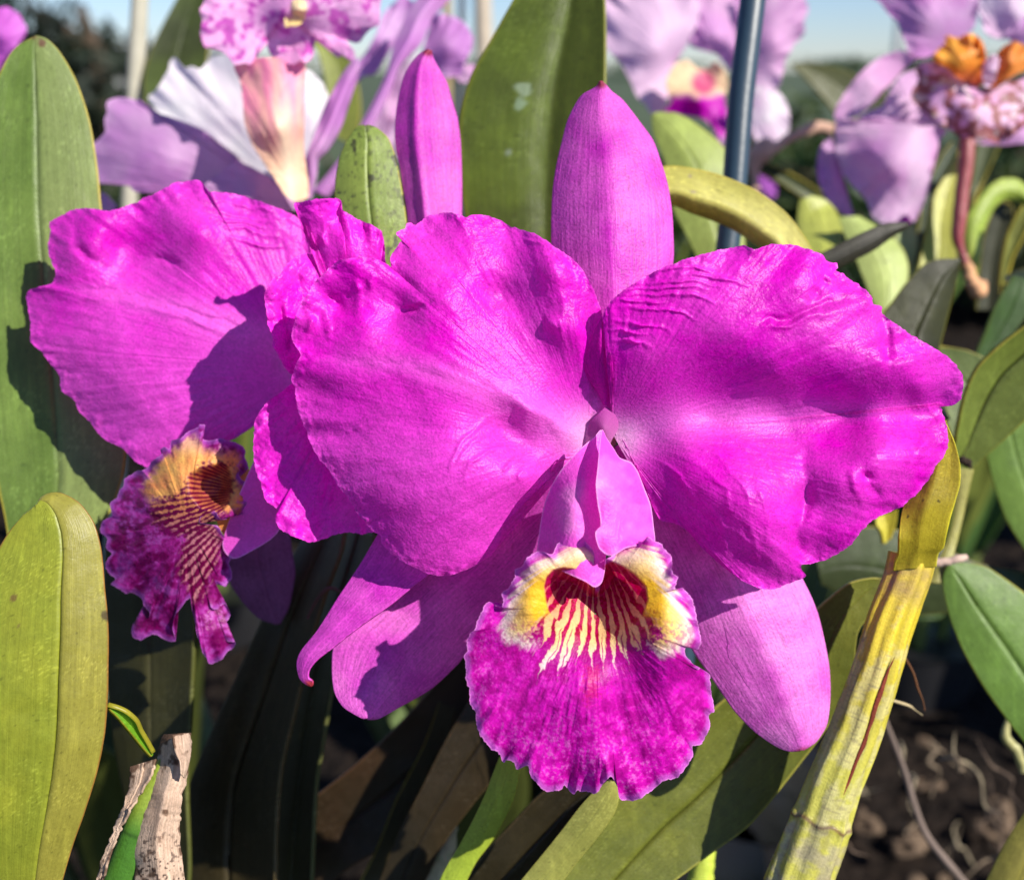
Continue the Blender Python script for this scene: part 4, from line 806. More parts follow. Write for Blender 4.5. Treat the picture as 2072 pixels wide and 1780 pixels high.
leaf('dark narrow leaf left of the upright yellow-green leaf', [(1460,30),(1380,130),(1290,300),(1220,480),(1190,700),(1140,900),(1090,1100)], [(1530,60),(1500,180),(1400,360),(1320,500),(1270,720),(1220,950),(1180,1150)], [.56, .55, .54], leafc([.03, .055, .03], None, 57), frame='C3')
leaf('upright yellow-green leaf left of the red stem', [(1500,150),(1420,280),(1330,430),(1270,640),(1230,850),(1180,1080)], [(1530,150),(1520,300),(1500,500),(1470,700),(1500,900),(1500,1080)], [.52, .515, .51], leafc([.44, .50, .13], [.40, .46, .13], 59), frame='C3', mat=M_LEAF_THIN)
leaf('dark green leaf behind the top of the red stem', [(1660,50),(1640,200),(1620,400),(1600,600),(1600,800)], [(1860,50),(1790,200),(1720,350),(1660,480),(1620,700)], [.60, .60, .59], leafc([.05, .075, .03], None, 61), frame='C3')
leaf('yellow-green leaf bending over in an arch right of the red stem', [(2100,430),(2000,340),(1880,330),(1780,380),(1680,500),(1590,640),(1560,800),(1560,1000),(1580,1200)], [(2100,560),(2000,500),(1900,490),(1820,540),(1760,640),(1700,800),(1690,950),(1660,1100),(1660,1250)], [.52, .515, .51, .51, .515], leafc([.34, .50, .12], [.36, .48, .12], 63), frame='C3', cross=(-2, -4), mat=M_LEAF_THIN)
leaf('dark leaf framed by the arching yellow-green leaf', [(1880,510),(1790,600),(1730,750),(1700,900),(1680,1100),(1660,1400)], [(1900,510),(1960,560),(1960,700),(1920,900),(1870,1100),(1860,1400)], [.53, .53, .53], leafc([.03, .036, .018], None, 65), frame='C3')
leaf('olive leaf at the right edge below the arch', [(2040,540),(1980,640),(1910,800),(1870,1000),(1850,1200)], [(2120,640),(2080,740),(2020,860),(1960,980),(1900,1200)], [.50, .50, .50], leafc([.14, .17, .04], None, 67), frame='C3')
leaf('deep green leaf rising at the right edge above the broad leaf', [(1960,1120),(1880,1250),(1800,1400),(1740,1560),(1660,1750),(1640,1900)], [(2120,1150),(2100,1300),(2060,1450),(1980,1560),(1880,1700),(1800,1900)], [.44, .44, .44], leafc([.035, .085, .02], [.03, .07, .018], 69, rim=(.12, .18, .03)), frame='C3', cross=(2, 0))
leaf('pale grey-green leaf tip poking in at the right edge', [(1890,1130),(1920,1180),(1980,1240),(2080,1320),(2160,1380)], [(1892,1126),(1960,1090),(2052,1060),(2160,1060),(2200,1100)], [.46, .455, .45], leafc([.42, .46, .34], None, 71), frame='C3')
leaf('green leaf tip right below the right petal corner', [(1860,700),(1880,760),(1900,820),(1930,900)], [(1900,700),(1960,710),(2010,735),(2060,780)], [.42, .42, .42], leafc([.12, .18, .08], None, 73))
leaf('small sunlit yellow leaf piece under the right petal', [(1760,1050),(1780,1075),(1786,1100)], [(1815,1030),(1812,1060),(1800,1090)], [.40, .40], leafc([.5, .5, .06], None, 75))
leaf('dark broad leaf behind the white flower at the top left', [(390,-60),(345,20),(310,90),(292,150),(290,220),(280,300)], [(520,-60),(440,0),(425,90),(418,150),(400,220),(380,300)], [.62, .62, .60], leafc([.06, .095, .03], [.035, .05, .02], 77), cross=(3, 0))
leaf('green leaf behind the two lilac flowers, mostly hidden', [(600,60),(640,100),(660,180),(650,260)], [(700,100),(720,150),(730,220),(720,300)], [.60, .60, .60], leafc([.20, .26, .07], None, 79))
leaf('dark leaf blade below the pink flower near the horizon', [(1600,130),(1640,170),(1690,230),(1740,300)], [(1630,125),(1700,140),(1780,180),(1850,240)], [.70, .70, .70], leafc([.07, .09, .035], [.045, .06, .025], 81))
leaf('dark leaf slanting below the dry flower stalk', [(1530,320),(1590,345),(1650,380),(1720,430)], [(1545,350),(1600,385),(1650,420),(1700,470)], [.60, .60, .60], leafc([.045, .07, .02], None, 83))

leaf('leaf at the far bottom right corner with a dark joint', [(2120,1560),(2080,1640),(2040,1700),(1990,1800)], [(2180,1560),(2150,1640),(2120,1720),(2080,1830)], [.34, .34, .34], leafc([.22, .22, .06], None, 85), cross=(-3, -3), thick=.004)
tag(rod('pale_root', [(2072,1560,.40,9),(2058,1520,.40,10),(2035,1490,.40,9),(2040,1455,.40,5)], M_CANE, None, np.array([.40, .38, .16]), seg=14, n=40, noise=.2), 'pale yellowish aerial root near the right edge in the dark', 'root')
tag(rod('green_cane', [(1408,1830,.36,24),(1418,1770,.36,25),(1428,1720,.36,20),(1440,1690,.36,12)], M_CANE, None, np.array([.42, .5, .06]), seg=30, n=60, noise=.1), 'short yellow-green cane at the bottom edge below the olive leaf', 'orchid cane')
tag(rod('lichened_cane', [(860,1830,.37,26),(880,1770,.37,25),(905,1710,.37,17),(922,1670,.37,5)], M_BARK, None, np.array([.38, .36, .2]), seg=24, n=50, noise=.4), 'pale lichened cane stub at the bottom edge left of the narrow leaves', 'orchid cane')
tag(rod('brown_leaf_stalk', [(622,1250,.335,3),(640,1215,.333,4),(665,1190,.332,4),(690,1200,.332,3),(700,1225,.334,2)], M_WOOD, None, np.array([.10, .055, .045]), seg=8, n=30), 'thin hooked brown stalk beside the hooked sepal tip', 'dry stalk')
tag(rod('thin_root', [(1760,1380,.45,4),(1800,1480,.45,5),(1830,1560,.45,6),(1870,1680,.45,7),(1930,1760,.45,8),(1990,1830,.46,8)], M_WOOD, None, np.array([.16, .12, .10]), seg=10, n=60, noise=.2), 'thin grey-brown root trailing through the dark lower right', 'root')

# ---------------------------------------------------------------- stakes and posts
def stake(label, pts, color, mat=None, oval=1.0):
    return tag(rod('garden_stake', pts, mat or M_STAKE, None, np.array(color), seg=24, n=80, noise=.03, oval=oval), label, 'garden stake')
stake('slim blue-black coated stake crossing the yellow leaf', [(1532,-90,.388,26),(1520,30,.386,26),(1500,200,.385,25.5),(1484,400,.384,24.5),(1470,520,.384,24),(1430,900,.384,24),(1340,1700,.39,24)], [.02, .042, .065])
stake('pale grey blurred post left of the white flower', [(288,-80,.62,17),(280,60,.62,17),(272,200,.62,17),(262,400,.62,16),(240,900,.62,16),(215,1350,.62,16)], [.36, .34, .27], M_WOOD)
stake('pale beige blurred post left of the large middle leaf', [(975,-90,1.1,18),(978,60,1.1,18),(980,200,1.1,18),(975,420,1.12,17),(960,700,1.14,17)], [.38, .32, .25], M_WOOD)
stake('thin dark blurred post between the pale post and the lilac flower', [(936,-90,1.25,7),(934,60,1.25,7),(930,200,1.25,7),(925,620,1.25,7)], [.06, .06, .08], M_WOOD)
stake('short brown blurred post above the lilac petal', [(905,-90,1.2,9),(905,100,1.2,9),(900,620,1.2,9)], [.30, .22, .12], M_WOOD)
stake('dark thin post just right of the spotted pink lip', [(575,-90,1.1,6),(573,40,1.1,6),(568,640,1.1,6)], [.04, .04, .05], M_WOOD)
# ---------------------------------------------------------------- pale flowers behind
def flat(ca, cb, seed, rim=None, ex=None):
    def f(X, Y, U, V, e):
        c = mixc(ca, cb, np.clip(.5 + fbm(X / 60, Y / 60, seed, 3) * 1.3, 0, 1))
        if ex is not None: c = ex(c, X, Y, U, V, e)
        if rim is not None: c = mixc(c, rim, sm(6, 1, e) * .6)
        return c
    return f
def flat2(f): return lambda X, Y, w, T: f(X, Y, T, w, 40 * (1 - np.abs(w)))
LIL = np.array([.54, .23, .56]); LIL2 = np.array([.66, .38, .66]); PINK = np.array([.68, .36, .62]); PINK2 = np.array([.80, .54, .74]); WHT = np.array([.90, .87, .88])
def bpet(name, parent, out, base, bulge, d0, colf, frame='D', mat=None, n=200, m=44, ruf=1.5, seed=1, **kw):
    O = Fm(frame, out); b = Fm(frame, [base])[0]
    P = np.array(O); c = P.mean(0)
    ctrl = [(b[0], b[1], -bulge * .5), (c[0], c[1], bulge)]
    k = np.linspace(0, len(P) - 1, 9).astype(int)
    rr = random.Random(seed)
    ctrl += [(P[i, 0], P[i, 1], rr.uniform(-1, 1) * abs(bulge) * .5) for i in k]
    return petal(name, O, b, ctrl, d0, mat or M_SOFT, parent, colf, ruffle=[(ruf, 9, .6, seed), (ruf * .4, 23, .8, seed + 4)], jit=(2.5, 90), n=n, m=m, pucker=.4, rad=.3, K=40, seed=seed, **kw)

# the lilac and white flower, top left
bf1 = empty('orchid_flower', W(625, 405, .43), 'pale lilac and white orchid with an upright cream tube and a spotted pink lip', 'orchid flower')
bpet('petal', bf1, [(530,850),(575,800),(610,760),(600,700),(615,640),(610,600),(640,570),(700,560),(760,570),(820,585),(880,640),(1000,680),(1150,740),(1250,810),(1330,890),(1370,960),(1500,1080),(1650,1160),(1700,1200),(1500,1200),(1300,1150),(1150,1130),(1000,1110),(850,1100),(790,1110),(740,1070),(700,1045),(640,1040),(575,1055),(560,960)], (1660,1160), 8, .44, flat(LIL, LIL2 * .9, 3, LIL2 * 1.2), 'A1', seed=3)
bpet('petal', bf1, [(1165,1095),(1250,1010),(1360,930),(1400,940),(1500,990),(1600,1050),(1700,1130),(1760,1180),(1650,1220),(1500,1200),(1350,1130)], (1690,1150), 5, .425, flat(LIL2 * .95, LIL2, 4), 'A1', seed=4)
bpet('petal', bf1, [(850,570),(900,520),(960,420),(1000,330),(1060,390),(1110,380),(1160,400),(1220,330),(1330,310),(1500,350),(1650,380),(1800,420),(1890,550),(1850,700),(1800,850),(1830,950),(1800,1150),(1700,1120),(1550,1000),(1400,940),(1280,830),(1150,740),(950,680)], (1680,1130), 10, .48, flat(WHT, WHT * [1, .94, 1], 5), 'A1', seed=5, ruf=2.5, label='broad white petal with a ruffled upper edge')
def tubec2(c, X, Y, U, V, e):
    x, y = X / .35135, Y / .35135
    th = (x - 1690 + (1150 - y) * .09) / (60 + (1150 - y) * .22)
    c = mixc([.94, .64, .40], [.88, .24, .42], sm(1000, 500, y) * (.75 + .25 * np.sin(th * 9 + fbm(x / 60, y / 200, 3, 2) * 3)))
    return mixc(c, [.95, .82, .56], .7 * np.exp(-((th + .1) / .35) ** 2) * sm(350, 800, y))
bpet('tube', bf1, [(1350,370),(1500,330),(1640,340),(1755,360),(1752,500),(1745,650),(1745,800),(1760,950),(1780,1080),(1770,1140),(1700,1160),(1640,1120),(1590,1040),(1520,940),(1450,830),(1410,720),(1400,600),(1385,480)], (1740,1140), 12, .41, flat([1, 1, 1], [1, 1, 1], 6, None, tubec2), 'A1', mat=M_LIP, seed=6, ruf=.4)
def spotc(c, X, Y, U, V, e):
    n = fbm(X / 13, Y / 13, 33, 3); n2 = fbm(X / 30, Y / 30, 34, 2)
    return mixc(c, [.52, .03, .42], .8 * sm(.05, .3, n + .6 * n2 - .2 * sm(0, 25, -e + 12)))
bl = bpet('lip', bf1, [(1190,-60),(1180,0),(1150,60),(1165,120),(1155,200),(1180,270),(1260,290),(1320,330),(1350,375),(1410,365),(1440,375),(1480,320),(1495,250),(1530,220),(1540,280),(1570,330),(1640,360),(1700,370),(1740,345),(1755,365),(1800,330),(1815,240),(1870,230),(1900,280),(1940,330),(1990,320),(2030,360),(2040,300),(2000,240),(2050,250),(2080,240),(2120,180),(2180,140),(2190,60),(2170,-60),(1800,-80),(1500,-70)], (1650,100), -10, .405, flat([.80, .34, .66], [.84, .46, .74], 7, None, spotc), 'A1', mat=M_LIP, n=320, m=70, ruf=2.4, seed=7, label='frilled pink lip with dark magenta blotches')
bpet('throat', bl, [(1640,150),(1650,60),(1680,10),(1720,-40),(1760,-20),(1765,60),(1745,130),(1700,150)], (1700,90), 6, .400, flat([.84, .66, .25], [.88, .74, .45], 8), 'A1', mat=M_LIP, n=80, m=24, ruf=.4, seed=8)
ribbon('petal', Fm('A1', [(2054,330),(1980,420),(1900,560),(1850,680),(1790,830),(1760,920),(1770,1020),(1775,1150)]), Fm('A1', [(2070,420),(2040,500),(2000,620),(1960,740),(1890,860),(1830,920),(1820,1000),(1790,1150)]),
       [.44, .43, .425, .43], M_SOFT, bf1, flat2(flat(LIL, LIL2, 9)), cross=(-3, -5), keel=-1, kw=.3, thick=.0008, n=100, m=30, undul=1.5)
bf5 = empty('orchid_flower', W(760, 300, .50), 'lilac orchid seen edge-on with a long slanting petal beside the spotted pink lip', 'orchid flower')
ribbon('sepal', Fm('A2', [(650,-80),(560,20),(500,130),(440,280),(400,430),(330,580),(250,730),(160,880),(60,1010),(-20,1100)]), Fm('A2', [(830,-80),(740,20),(660,110),(600,250),(480,380),(420,520),(360,660),(280,800),(160,980),(60,1140)]),
       [.50, .49, .485, .48, .475], M_SOFT, bf5, flat2(flat(LIL * 1.1, LIL2, 10)), cross=(-4, -6), keel=-1.5, kw=.3, thick=.0008, n=120, m=36)
bpet('petal', bf5, [(640,180),(660,100),(700,80),(760,90),(820,110),(870,160),(900,220),(890,290),(850,370),(840,430),(760,450),(700,490),(640,420),(600,330)], (630,400), 8, .52, flat(LIL, LIL2, 11, LIL2 * 1.2), 'A2', seed=11)
bpet('petal', bf5, [(430,30),(500,-20),(560,40),(480,200),(400,330),(330,430),(250,440),(200,500),(190,420),(280,300),(340,200),(370,100)], (300,420), 5, .53, flat(LIL, LIL2 * 1.1, 12), 'A2', seed=12)
bpet('petal', bf5, [(480,400),(560,330),(600,300),(560,380),(500,470),(470,600),(455,760),(440,1000),(300,1150),(160,1100),(260,850),(360,640)], (300,1000), 5, .495, flat(PINK2, PINK, 13), 'A2', seed=13)
bpet('petal', bf5, [(800,400),(860,370),(905,375),(900,440),(850,480),(810,460)], (850,430), 3, .53, flat(PINK2, PINK, 14), 'A2', seed=14, n=80, m=24)
bf6 = empty('orchid_flower', W(215, 425, .46), 'small piece of a lilac flower peeping out above the left flower beside the tall leaf', 'orchid flower')
bpet('petal', bf6, [(575,1110),(610,1120),(650,1160),(670,1190),(660,1240),(590,1250),(560,1180)], (600,1230), 2, .46, flat(PINK, LIL2, 15), 'A1', seed=15, n=80, m=24)
bf7 = empty('orchid_flower', W(0, 60, .50), 'hot pink petal of a flower cut by the left edge above the tall leaf', 'orchid flower')
bpet('petal', bf7, [(-100,40),(0,45),(50,45),(100,75),(140,130),(155,185),(100,260),(40,330),(0,390),(-60,450),(-150,400),(-200,200)], (-60,300), 5, .50, flat([.66, .12, .62], [.70, .2, .68], 16), 'A1', seed=16)

# the pink flower behind the dark stake
bf2 = empty('orchid_flower', W(1400, 200, .62), 'blurred pale pink orchid behind the dark stake with a yellow and magenta lip', 'orchid flower')
bpet('petal', bf2, [(-140,-60),(100,-80),(250,-40),(340,0),(350,60),(330,150),(290,230),(230,290),(190,330),(170,420),(190,500),(160,580),(110,620),(60,560),(20,520),(-20,430),(-80,330),(-150,250),(-160,100)], (220,330), 10, .62, flat(PINK2 * 1.03, PINK2 * .97, 21), 'A3', seed=21, ruf=3)
bpet('petal', bf2, [(340,-80),(560,-60),(560,120),(550,300),(520,380),(480,340),(440,280),(380,270),(330,260),(290,230),(330,120)], (440,290), 8, .635, flat(LIL2 * [1.05, .9, 1], PINK * .95, 22), 'A3', seed=22, ruf=3)
bpet('petal', bf2, [(600,-80),(800,-60),(900,-20),(925,60),(900,120),(910,170),(880,210),(850,240),(830,280),(800,330),(790,400),(760,470),(700,520),(640,480),(580,400),(540,300),(560,100)], (500,330), 10, .63, flat(PINK, PINK2 * .9, 23), 'A3', seed=23, ruf=3)
bpet('lateral_sepal', bf2, [(640,460),(720,470),(780,500),(815,560),(828,640),(815,720),(780,790),(720,800),(660,770),(620,700),(600,560)], (560,420), 6, .62, flat(PINK2 * 1.05, WHT, 24), 'A3', seed=24, ruf=1)
bpet('lateral_sepal', bf2, [(480,560),(520,640),(540,760),(500,800),(440,740),(420,640)], (450,560), 4, .63, flat(LIL2, PINK, 25), 'A3', seed=25, n=80, m=24)
def lipy(c, X, Y, U, V, e):
    x, y = (X - 1283) / .3808, Y / .3808
    c = mixc([.86, .62, .36], [.60, .08, .20], sm(90, 40, np.hypot(x - 370, (y - 440))))
    return mixc(c, [.50, .0, .40], sm(480, 540, y + 20 * vnoise(x / 30, y / 30, 3)))
bpet('lip', bf2, [(170,470),(180,400),(220,340),(280,320),(330,360),(380,370),(430,330),(480,370),(500,440),(480,520),(490,600),(500,680),(470,740),(430,700),(380,640),(300,620),(220,610),(160,590),(200,540)], (370,470), 9, .60, flat([1, 1, 1], [1, 1, 1], 26, None, lipy), 'A3', seed=26, mat=M_LIP, label='yellow lip with a magenta front')

# the flower at the right with the orange cup
bf3 = empty('orchid_flower', W(1960, 250, .52), 'blurred lilac orchid with an orange cupped throat, brown withered frill and dark red stem', 'orchid flower')
bpet('petal', bf3, [(1230,-40),(1300,10),(1340,60),(1400,130),(1440,220),(1470,300),(1540,310),(1620,280),(1680,230),(1740,200),(1800,160),(1825,90),(1835,0),(1840,-80),(1500,-100),(1300,-90)], (1700,240), 8, .53, flat(LIL * [1.15, 1, 1.05], LIL2 * .9, 31), 'A3', seed=31, ruf=2.5)
bpet('petal', bf3, [(1820,-80),(1830,60),(1870,180),(1960,210),(2100,180),(2300,120),(2300,-80)], (1950,200), 8, .55, flat(WHT * [1, .85, .98], PINK2, 32), 'A3', seed=32, ruf=2.5)
bpet('petal', bf3, [(1980,180),(2060,110),(2160,60),(2300,80),(2250,260),(2150,280),(2050,260)], (2000,220), 5, .54, flat(LIL, LIL2, 33), 'A3', seed=33)
bpet('petal', bf3, [(1070,690),(1075,640),(1120,630),(1200,640),(1280,620),(1380,630),(1480,650),(1600,670),(1660,690),(1620,760),(1590,860),(1570,980),(1540,1080),(1490,1180),(1440,1140),(1380,1190),(1300,1180),(1260,1140),(1230,1060),(1150,980),(1100,900),(1075,800)], (1640,690), 14, .505, flat(PINK * [1, .95, 1], PINK2 * .95, 34, None, lambda c, X, Y, U, V, e: mixc(c, [.58, .22, .56], .6 * np.exp(-(((X - 1780) / 26) ** 2 + ((Y - 300) / 22) ** 2)))), 'A3', seed=34, ruf=3)
bpet('lateral_sepal', bf3, [(1040,730),(985,790),(972,880),(980,960),(1010,1040),(1060,1100),(1130,1150),(1165,1140),(1150,1080),(1110,980),(1080,880),(1070,780)], (1060,760), 5, .52, flat(LIL * 1.1, LIL2 * .85, 35), 'A3', seed=35)
bpet('lateral_sepal', bf3, [(1070,640),(1080,560),(1130,480),(1200,390),(1300,310),(1420,270),(1500,300),(1460,350),(1370,420),(1300,500),(1240,580),(1180,620)], (1480,320), 5, .53, flat(PINK, PINK2, 36), 'A3', seed=36)
bpet('lateral_sepal', bf3, [(1190,640),(1230,600),(1320,560),(1360,480),(1420,400),(1500,370),(1540,420),(1500,500),(1560,640),(1650,690),(1500,660),(1330,625)], (1600,650), 5, .525, flat(LIL2, PINK2, 37), 'A3', seed=37)
bpet('lateral_sepal', bf3, [(1810,760),(1950,700),(2100,660),(2300,640),(2300,760),(2100,760),(1950,775)], (1830,765), 4, .525, flat(LIL2, PINK, 38), 'A3', seed=38)
fr = bpet('lip', bf3, [(1500,350),(1600,330),(1750,420),(1850,470),(1950,450),(2080,400),(2200,380),(2250,500),(2150,620),(2060,680),(1960,760),(1880,750),(1800,770),(1740,740),(1680,690),(1600,650),(1540,590),(1480,540),(1475,480),(1510,430)], (1840,480), 8, .50,
          flat(PINK * .95, PINK2 * [1, .9, .9], 39, None, lambda c, X, Y, U, V, e: mixc(mixc(c, [.26, .07, .05], .9 * sm(-.05, .2, fbm(X / 16, Y / 12, 55, 3) + .35 * sm(50, 5, e) - .05)), [.8, .75, .7], .5 * sm(.2, .5, fbm(X / 18, Y / 18, 57, 2)))), 'A3', seed=39, ruf=4, mat=M_LIP, n=260, m=60, label='withered brown frilled lip')
bpet('throat_cup', fr, [(1590,330),(1600,280),(1650,230),(1660,190),(1720,200),(1770,180),(1820,190),(1860,240),(1870,320),(1860,420),(1830,460),(1760,440),(1700,400),(1640,340)], (1820,440), 9, .495, flat([.80, .24, .03], [.88, .42, .06], 40, None, lambda c, X, Y, U, V, e: mixc(c, [.60, .12, .05], sm(130, 175, Y))), 'A3', seed=40, mat=M_LIP, n=180, m=50, ruf=5)
bpet('throat_cup', fr, [(1870,460),(1890,380),(1920,300),(1960,250),(2020,220),(2080,240),(2150,260),(2160,340),(2060,380),(1990,420),(1920,465)], (1890,450), 9, .498, flat([.72, .25, .05], [.80, .38, .08], 41), 'A3', seed=41, mat=M_LIP, n=180, m=50, ruf=5)
bpet('column', fr, [(1860,460),(1850,380),(1870,320),(1910,290),(1940,310),(1930,380),(1910,440),(1890,465)], (1890,440), 8, .49, flat([.80, .62, .78], [.7, .4, .7], 42), 'A3', seed=42, n=80, m=24)
rod('flower_stem', [(p[0], p[1], .50, r) for p, r in zip(Fm('A3', [(1770,740),(1765,850),(1745,1000),(1730,1150),(1720,1260),(1740,1340),(1765,1400)]), [15, 15, 14, 14, 12, 8, 8])], M_CANE, bf3, np.array([.26, .045, .05]), seg=20, n=60, noise=.08)
tag(rod('dry_flower_stalk', [(p[0], p[1], .505, r) for p, r in zip(Fm('A3', [(1745,1360),(1770,1420),(1800,1500),(1830,1540),(1860,1510),(1880,1500)]), [9, 11, 15, 17, 11, 3])], M_WOOD, None, np.array([.55, .30, .16]), seg=16, n=50, noise=.35), 'dry orange-brown stalk joint hanging below the red flower stem', 'dry stalk')
tag(rod('dry_flower_stalk', [(p[0], p[1], .60, r) for p, r in zip(Fm('A3', [(1060,690),(980,680),(900,700),(820,740),(760,780),(690,800),(650,850),(640,930),(650,1010)]), [12, 12, 11, 10, 12, 24, 20, 9, 9])], M_WOOD, None, np.array([.52, .33, .24]), seg=16, n=80, noise=.3), 'pinkish brown arching flower stalk with a papery joint right of the dark stake', 'dry stalk')
bf8 = empty('orchid_flower', W(1555, 375, .72), 'small purple bit of a distant flower below the arching dry stalk', 'orchid flower')
bpet('petal', bf8, [(640,930),(700,940),(760,1000),(740,1060),(690,1030),(650,990)], (700,1000), 3, .72, flat([.42, .08, .5], LIL, 43), 'A3', seed=43, n=70, m=20)
bf9 = empty('orchid_flower', W(1820, 470, .56), 'magenta lip tip of a drooping flower by the slim dark leaf', 'orchid flower')
bpet('lip', bf9, [(1410,1070),(1440,1060),(1460,1120),(1480,1170),(1440,1200),(1410,1260),(1370,1310),(1340,1290),(1370,1230),(1400,1190),(1390,1170),(1405,1120)], (1420,1170), 3, .56, flat([.52, .04, .46], [.6, .1, .55], 44), 'A3', seed=44, n=90, m=24, mat=M_LIP)

# ---------------------------------------------------------------- more potted orchids further back and below, each a plant
def world_leaf(base, az, length, width, lean, droop, seed, mat, ca, parent):
    r = random.Random(seed); n, m = 26, 9
    t = np.linspace(0, 1, n); s = np.linspace(-1, 1, m)
    th = lean + droop * t ** 2
    dz = np.cos(th); dh = np.sin(th); st = length / (n - 1)
    h = np.r_[0, np.cumsum(dh[:-1] * st)]; z = np.r_[0, np.cumsum(dz[:-1] * st)]
    ca_, sa_ = math.cos(az), math.sin(az)
    C = np.stack([base[0] + ca_ * h, base[1] + sa_ * h, base[2] + z], 1)
    side = np.array([-sa_, ca_, 0]); up = np.stack([-dz * ca_, -dz * sa_, dh], 1)
    wd = width * np.sin(np.pi * np.clip(t * .93 + .05, 0, 1)) ** .6
    V = C[:, None] + s[None, :, None] * wd[:, None, None] * side + (np.abs(s)[None, :, None] ** 1.4) * (wd * .28)[:, None, None] * up[:, None]
    c = np.array(ca)[None, None] * (1 + .2 * vnoise(t[:, None] * 5 + seed, s[None] * 2, 3))[..., None] * (1 - .3 * np.exp(-(s[None] / .15) ** 2) + 0 * t[:, None])[..., None]
    uv = np.stack([s[None] * .5 + .5 + 0 * t[:, None], t[:, None] + 0 * s[None]], -1)
    o = mesh_obj('leaf', V.reshape(-1, 3), grid_faces(n, m), mat, parent, c.reshape(-1, 3), uv.reshape(-1, 2))
    return thicken(o, .0018)
def plant(x, y, seed, label, nl=9, hgt=.30, group='potted orchid plants in the bed', shade=1.0, z0=.0):
    r = random.Random(seed); e = empty('orchid_plant', (x, y, z0), label, 'orchid plant', group)
    pot = [(0, 0, .0), (0, 0, .03), (0, 0, .085), (0, 0, .095)]
    tube_w('pot', [(x, y, z0 + p[2]) for p in pot], [.055, .06, .07, .072], M_STAKE, e, np.array([.018, .018, .02]), seg=28, n=24)
    for i in range(nl):
        a = r.uniform(0, 2 * math.pi); rr = r.uniform(.005, .045)
        bx, by = x + rr * math.cos(a), y + rr * math.sin(a); ph = r.uniform(.06, .12); lean = r.uniform(.05, .35)
        p0 = np.array([bx, by, z0 + .08]); p1 = p0 + [math.cos(a) * ph * lean, math.sin(a) * ph * lean, ph]
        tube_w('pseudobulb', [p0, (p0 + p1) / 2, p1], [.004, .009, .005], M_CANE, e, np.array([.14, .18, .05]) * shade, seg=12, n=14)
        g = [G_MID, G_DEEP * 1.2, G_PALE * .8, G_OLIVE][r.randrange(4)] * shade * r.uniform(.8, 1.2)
        world_leaf(p1 - [0, 0, .004], a + r.uniform(-.4, .4), hgt * r.uniform(.6, 1), r.uniform(.022, .034), lean * r.uniform(.6, 1.6), r.uniform(.2, 1.0), seed * 31 + i, M_LEAF, g, e)
    return e
PL = [(-.62, .98, 'behind the white flower, leftmost'), (-.30, 1.10, 'behind the pale grey post'), (.05, 1.15, 'behind the large middle leaf'), (.40, .98, 'behind the pink flower'), (.62, .80, 'behind the orange-cupped flower at the right'),
      (.85, 1.25, 'at the right beneath the far trees'), (-.95, 1.5, 'at the left before the dark tree'), (.20, 1.7, 'in the far row, centre'), (.60, 1.75, 'in the far row, right'), (-.40, 1.8, 'in the far row, left')]
for i, (x, y, w) in enumerate(PL):
    plant(x, y, 100 + i, 'blurred green orchid plant in a black pot ' + w, nl=9, hgt=.26, z0=-.02)
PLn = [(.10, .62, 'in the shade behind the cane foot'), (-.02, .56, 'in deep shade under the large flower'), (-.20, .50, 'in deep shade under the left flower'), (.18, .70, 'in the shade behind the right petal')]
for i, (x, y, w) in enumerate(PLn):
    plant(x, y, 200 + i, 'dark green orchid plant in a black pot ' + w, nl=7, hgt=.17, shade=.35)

# litter: bark chips catching the light in the lower right
chip = None; rr = random.Random(5)
for i in range(60):
    if i < 16: X, Y = rr.uniform(.27, .43), rr.uniform(.64, .92)
    else: X, Y = rr.uniform(-.3, .5), rr.uniform(.30, .75)
    if chip is None:
        a = np.linspace(0, 2 * np.pi, 12, endpoint=False)
        ring = np.stack([np.cos(a) * .014, np.sin(a) * .009, 0 * a], 1)
        V = np.concatenate([ring * .8 + [0, 0, -.002], ring + [.001, 0, 0], ring * .85 + [0, .001, .003], ring * .3 + [0, 0, .004]]); V += .0012 * rs.randn(*V.shape)
        V = V + [0, 0, .02]
        F = grid_faces(4, 12, True)
        o = mesh_obj('bark_chip', V, F, M_BARK, None, np.tile([.13, .09, .06], (len(V), 1)) * (1 + .2 * rs.randn(len(V), 1)), smooth=False)
        thicken(o, .002); chip = o
    else:
        o = chip.copy(); COL.objects.link(o)
    o.location = (X, Y, .012 + rr.uniform(0, .02)); o.rotation_euler = (rr.uniform(-.5, .5), rr.uniform(-.5, .5), rr.uniform(0, 6.28)); k = rr.uniform(.5, 1.3); o.scale = (k, k, k)
    tag(o, 'small tan chip of bark lying among others on the dark bed', 'bark chip', 'bark chips on the bed')

# dry roots tangled over the bed in the lower right
rt = random.Random(11)
for i in range(16):
    px = rt.uniform(1660, 2060); py = rt.uniform(1500, 1760); dd = rt.uniform(.5, .72); an = rt.uniform(0, 3.14); L_ = rt.uniform(60, 190); pts = []
    for k in range(6):
        s_ = (k / 5 - .5) * L_; pts.append((px + math.cos(an) * s_ + rt.uniform(-14, 14), py + math.sin(an) * s_ + rt.uniform(-14, 14), dd + rt.uniform(-.01, .01), [.8, 2.6, 3.4, 3.2, 2.4, .6][k] * .6 / dd * rt.uniform(.6, 1.2)))
    tag(rod('dry_root', pts, M_WOOD, None, np.array([[.20, .15, .10], [.10, .07, .05], [.32, .26, .17]][i % 3]), seg=7, n=30, noise=.3), 'short dry root tangled with others over the dark bed behind the cane', 'root', 'dry roots on the bed')
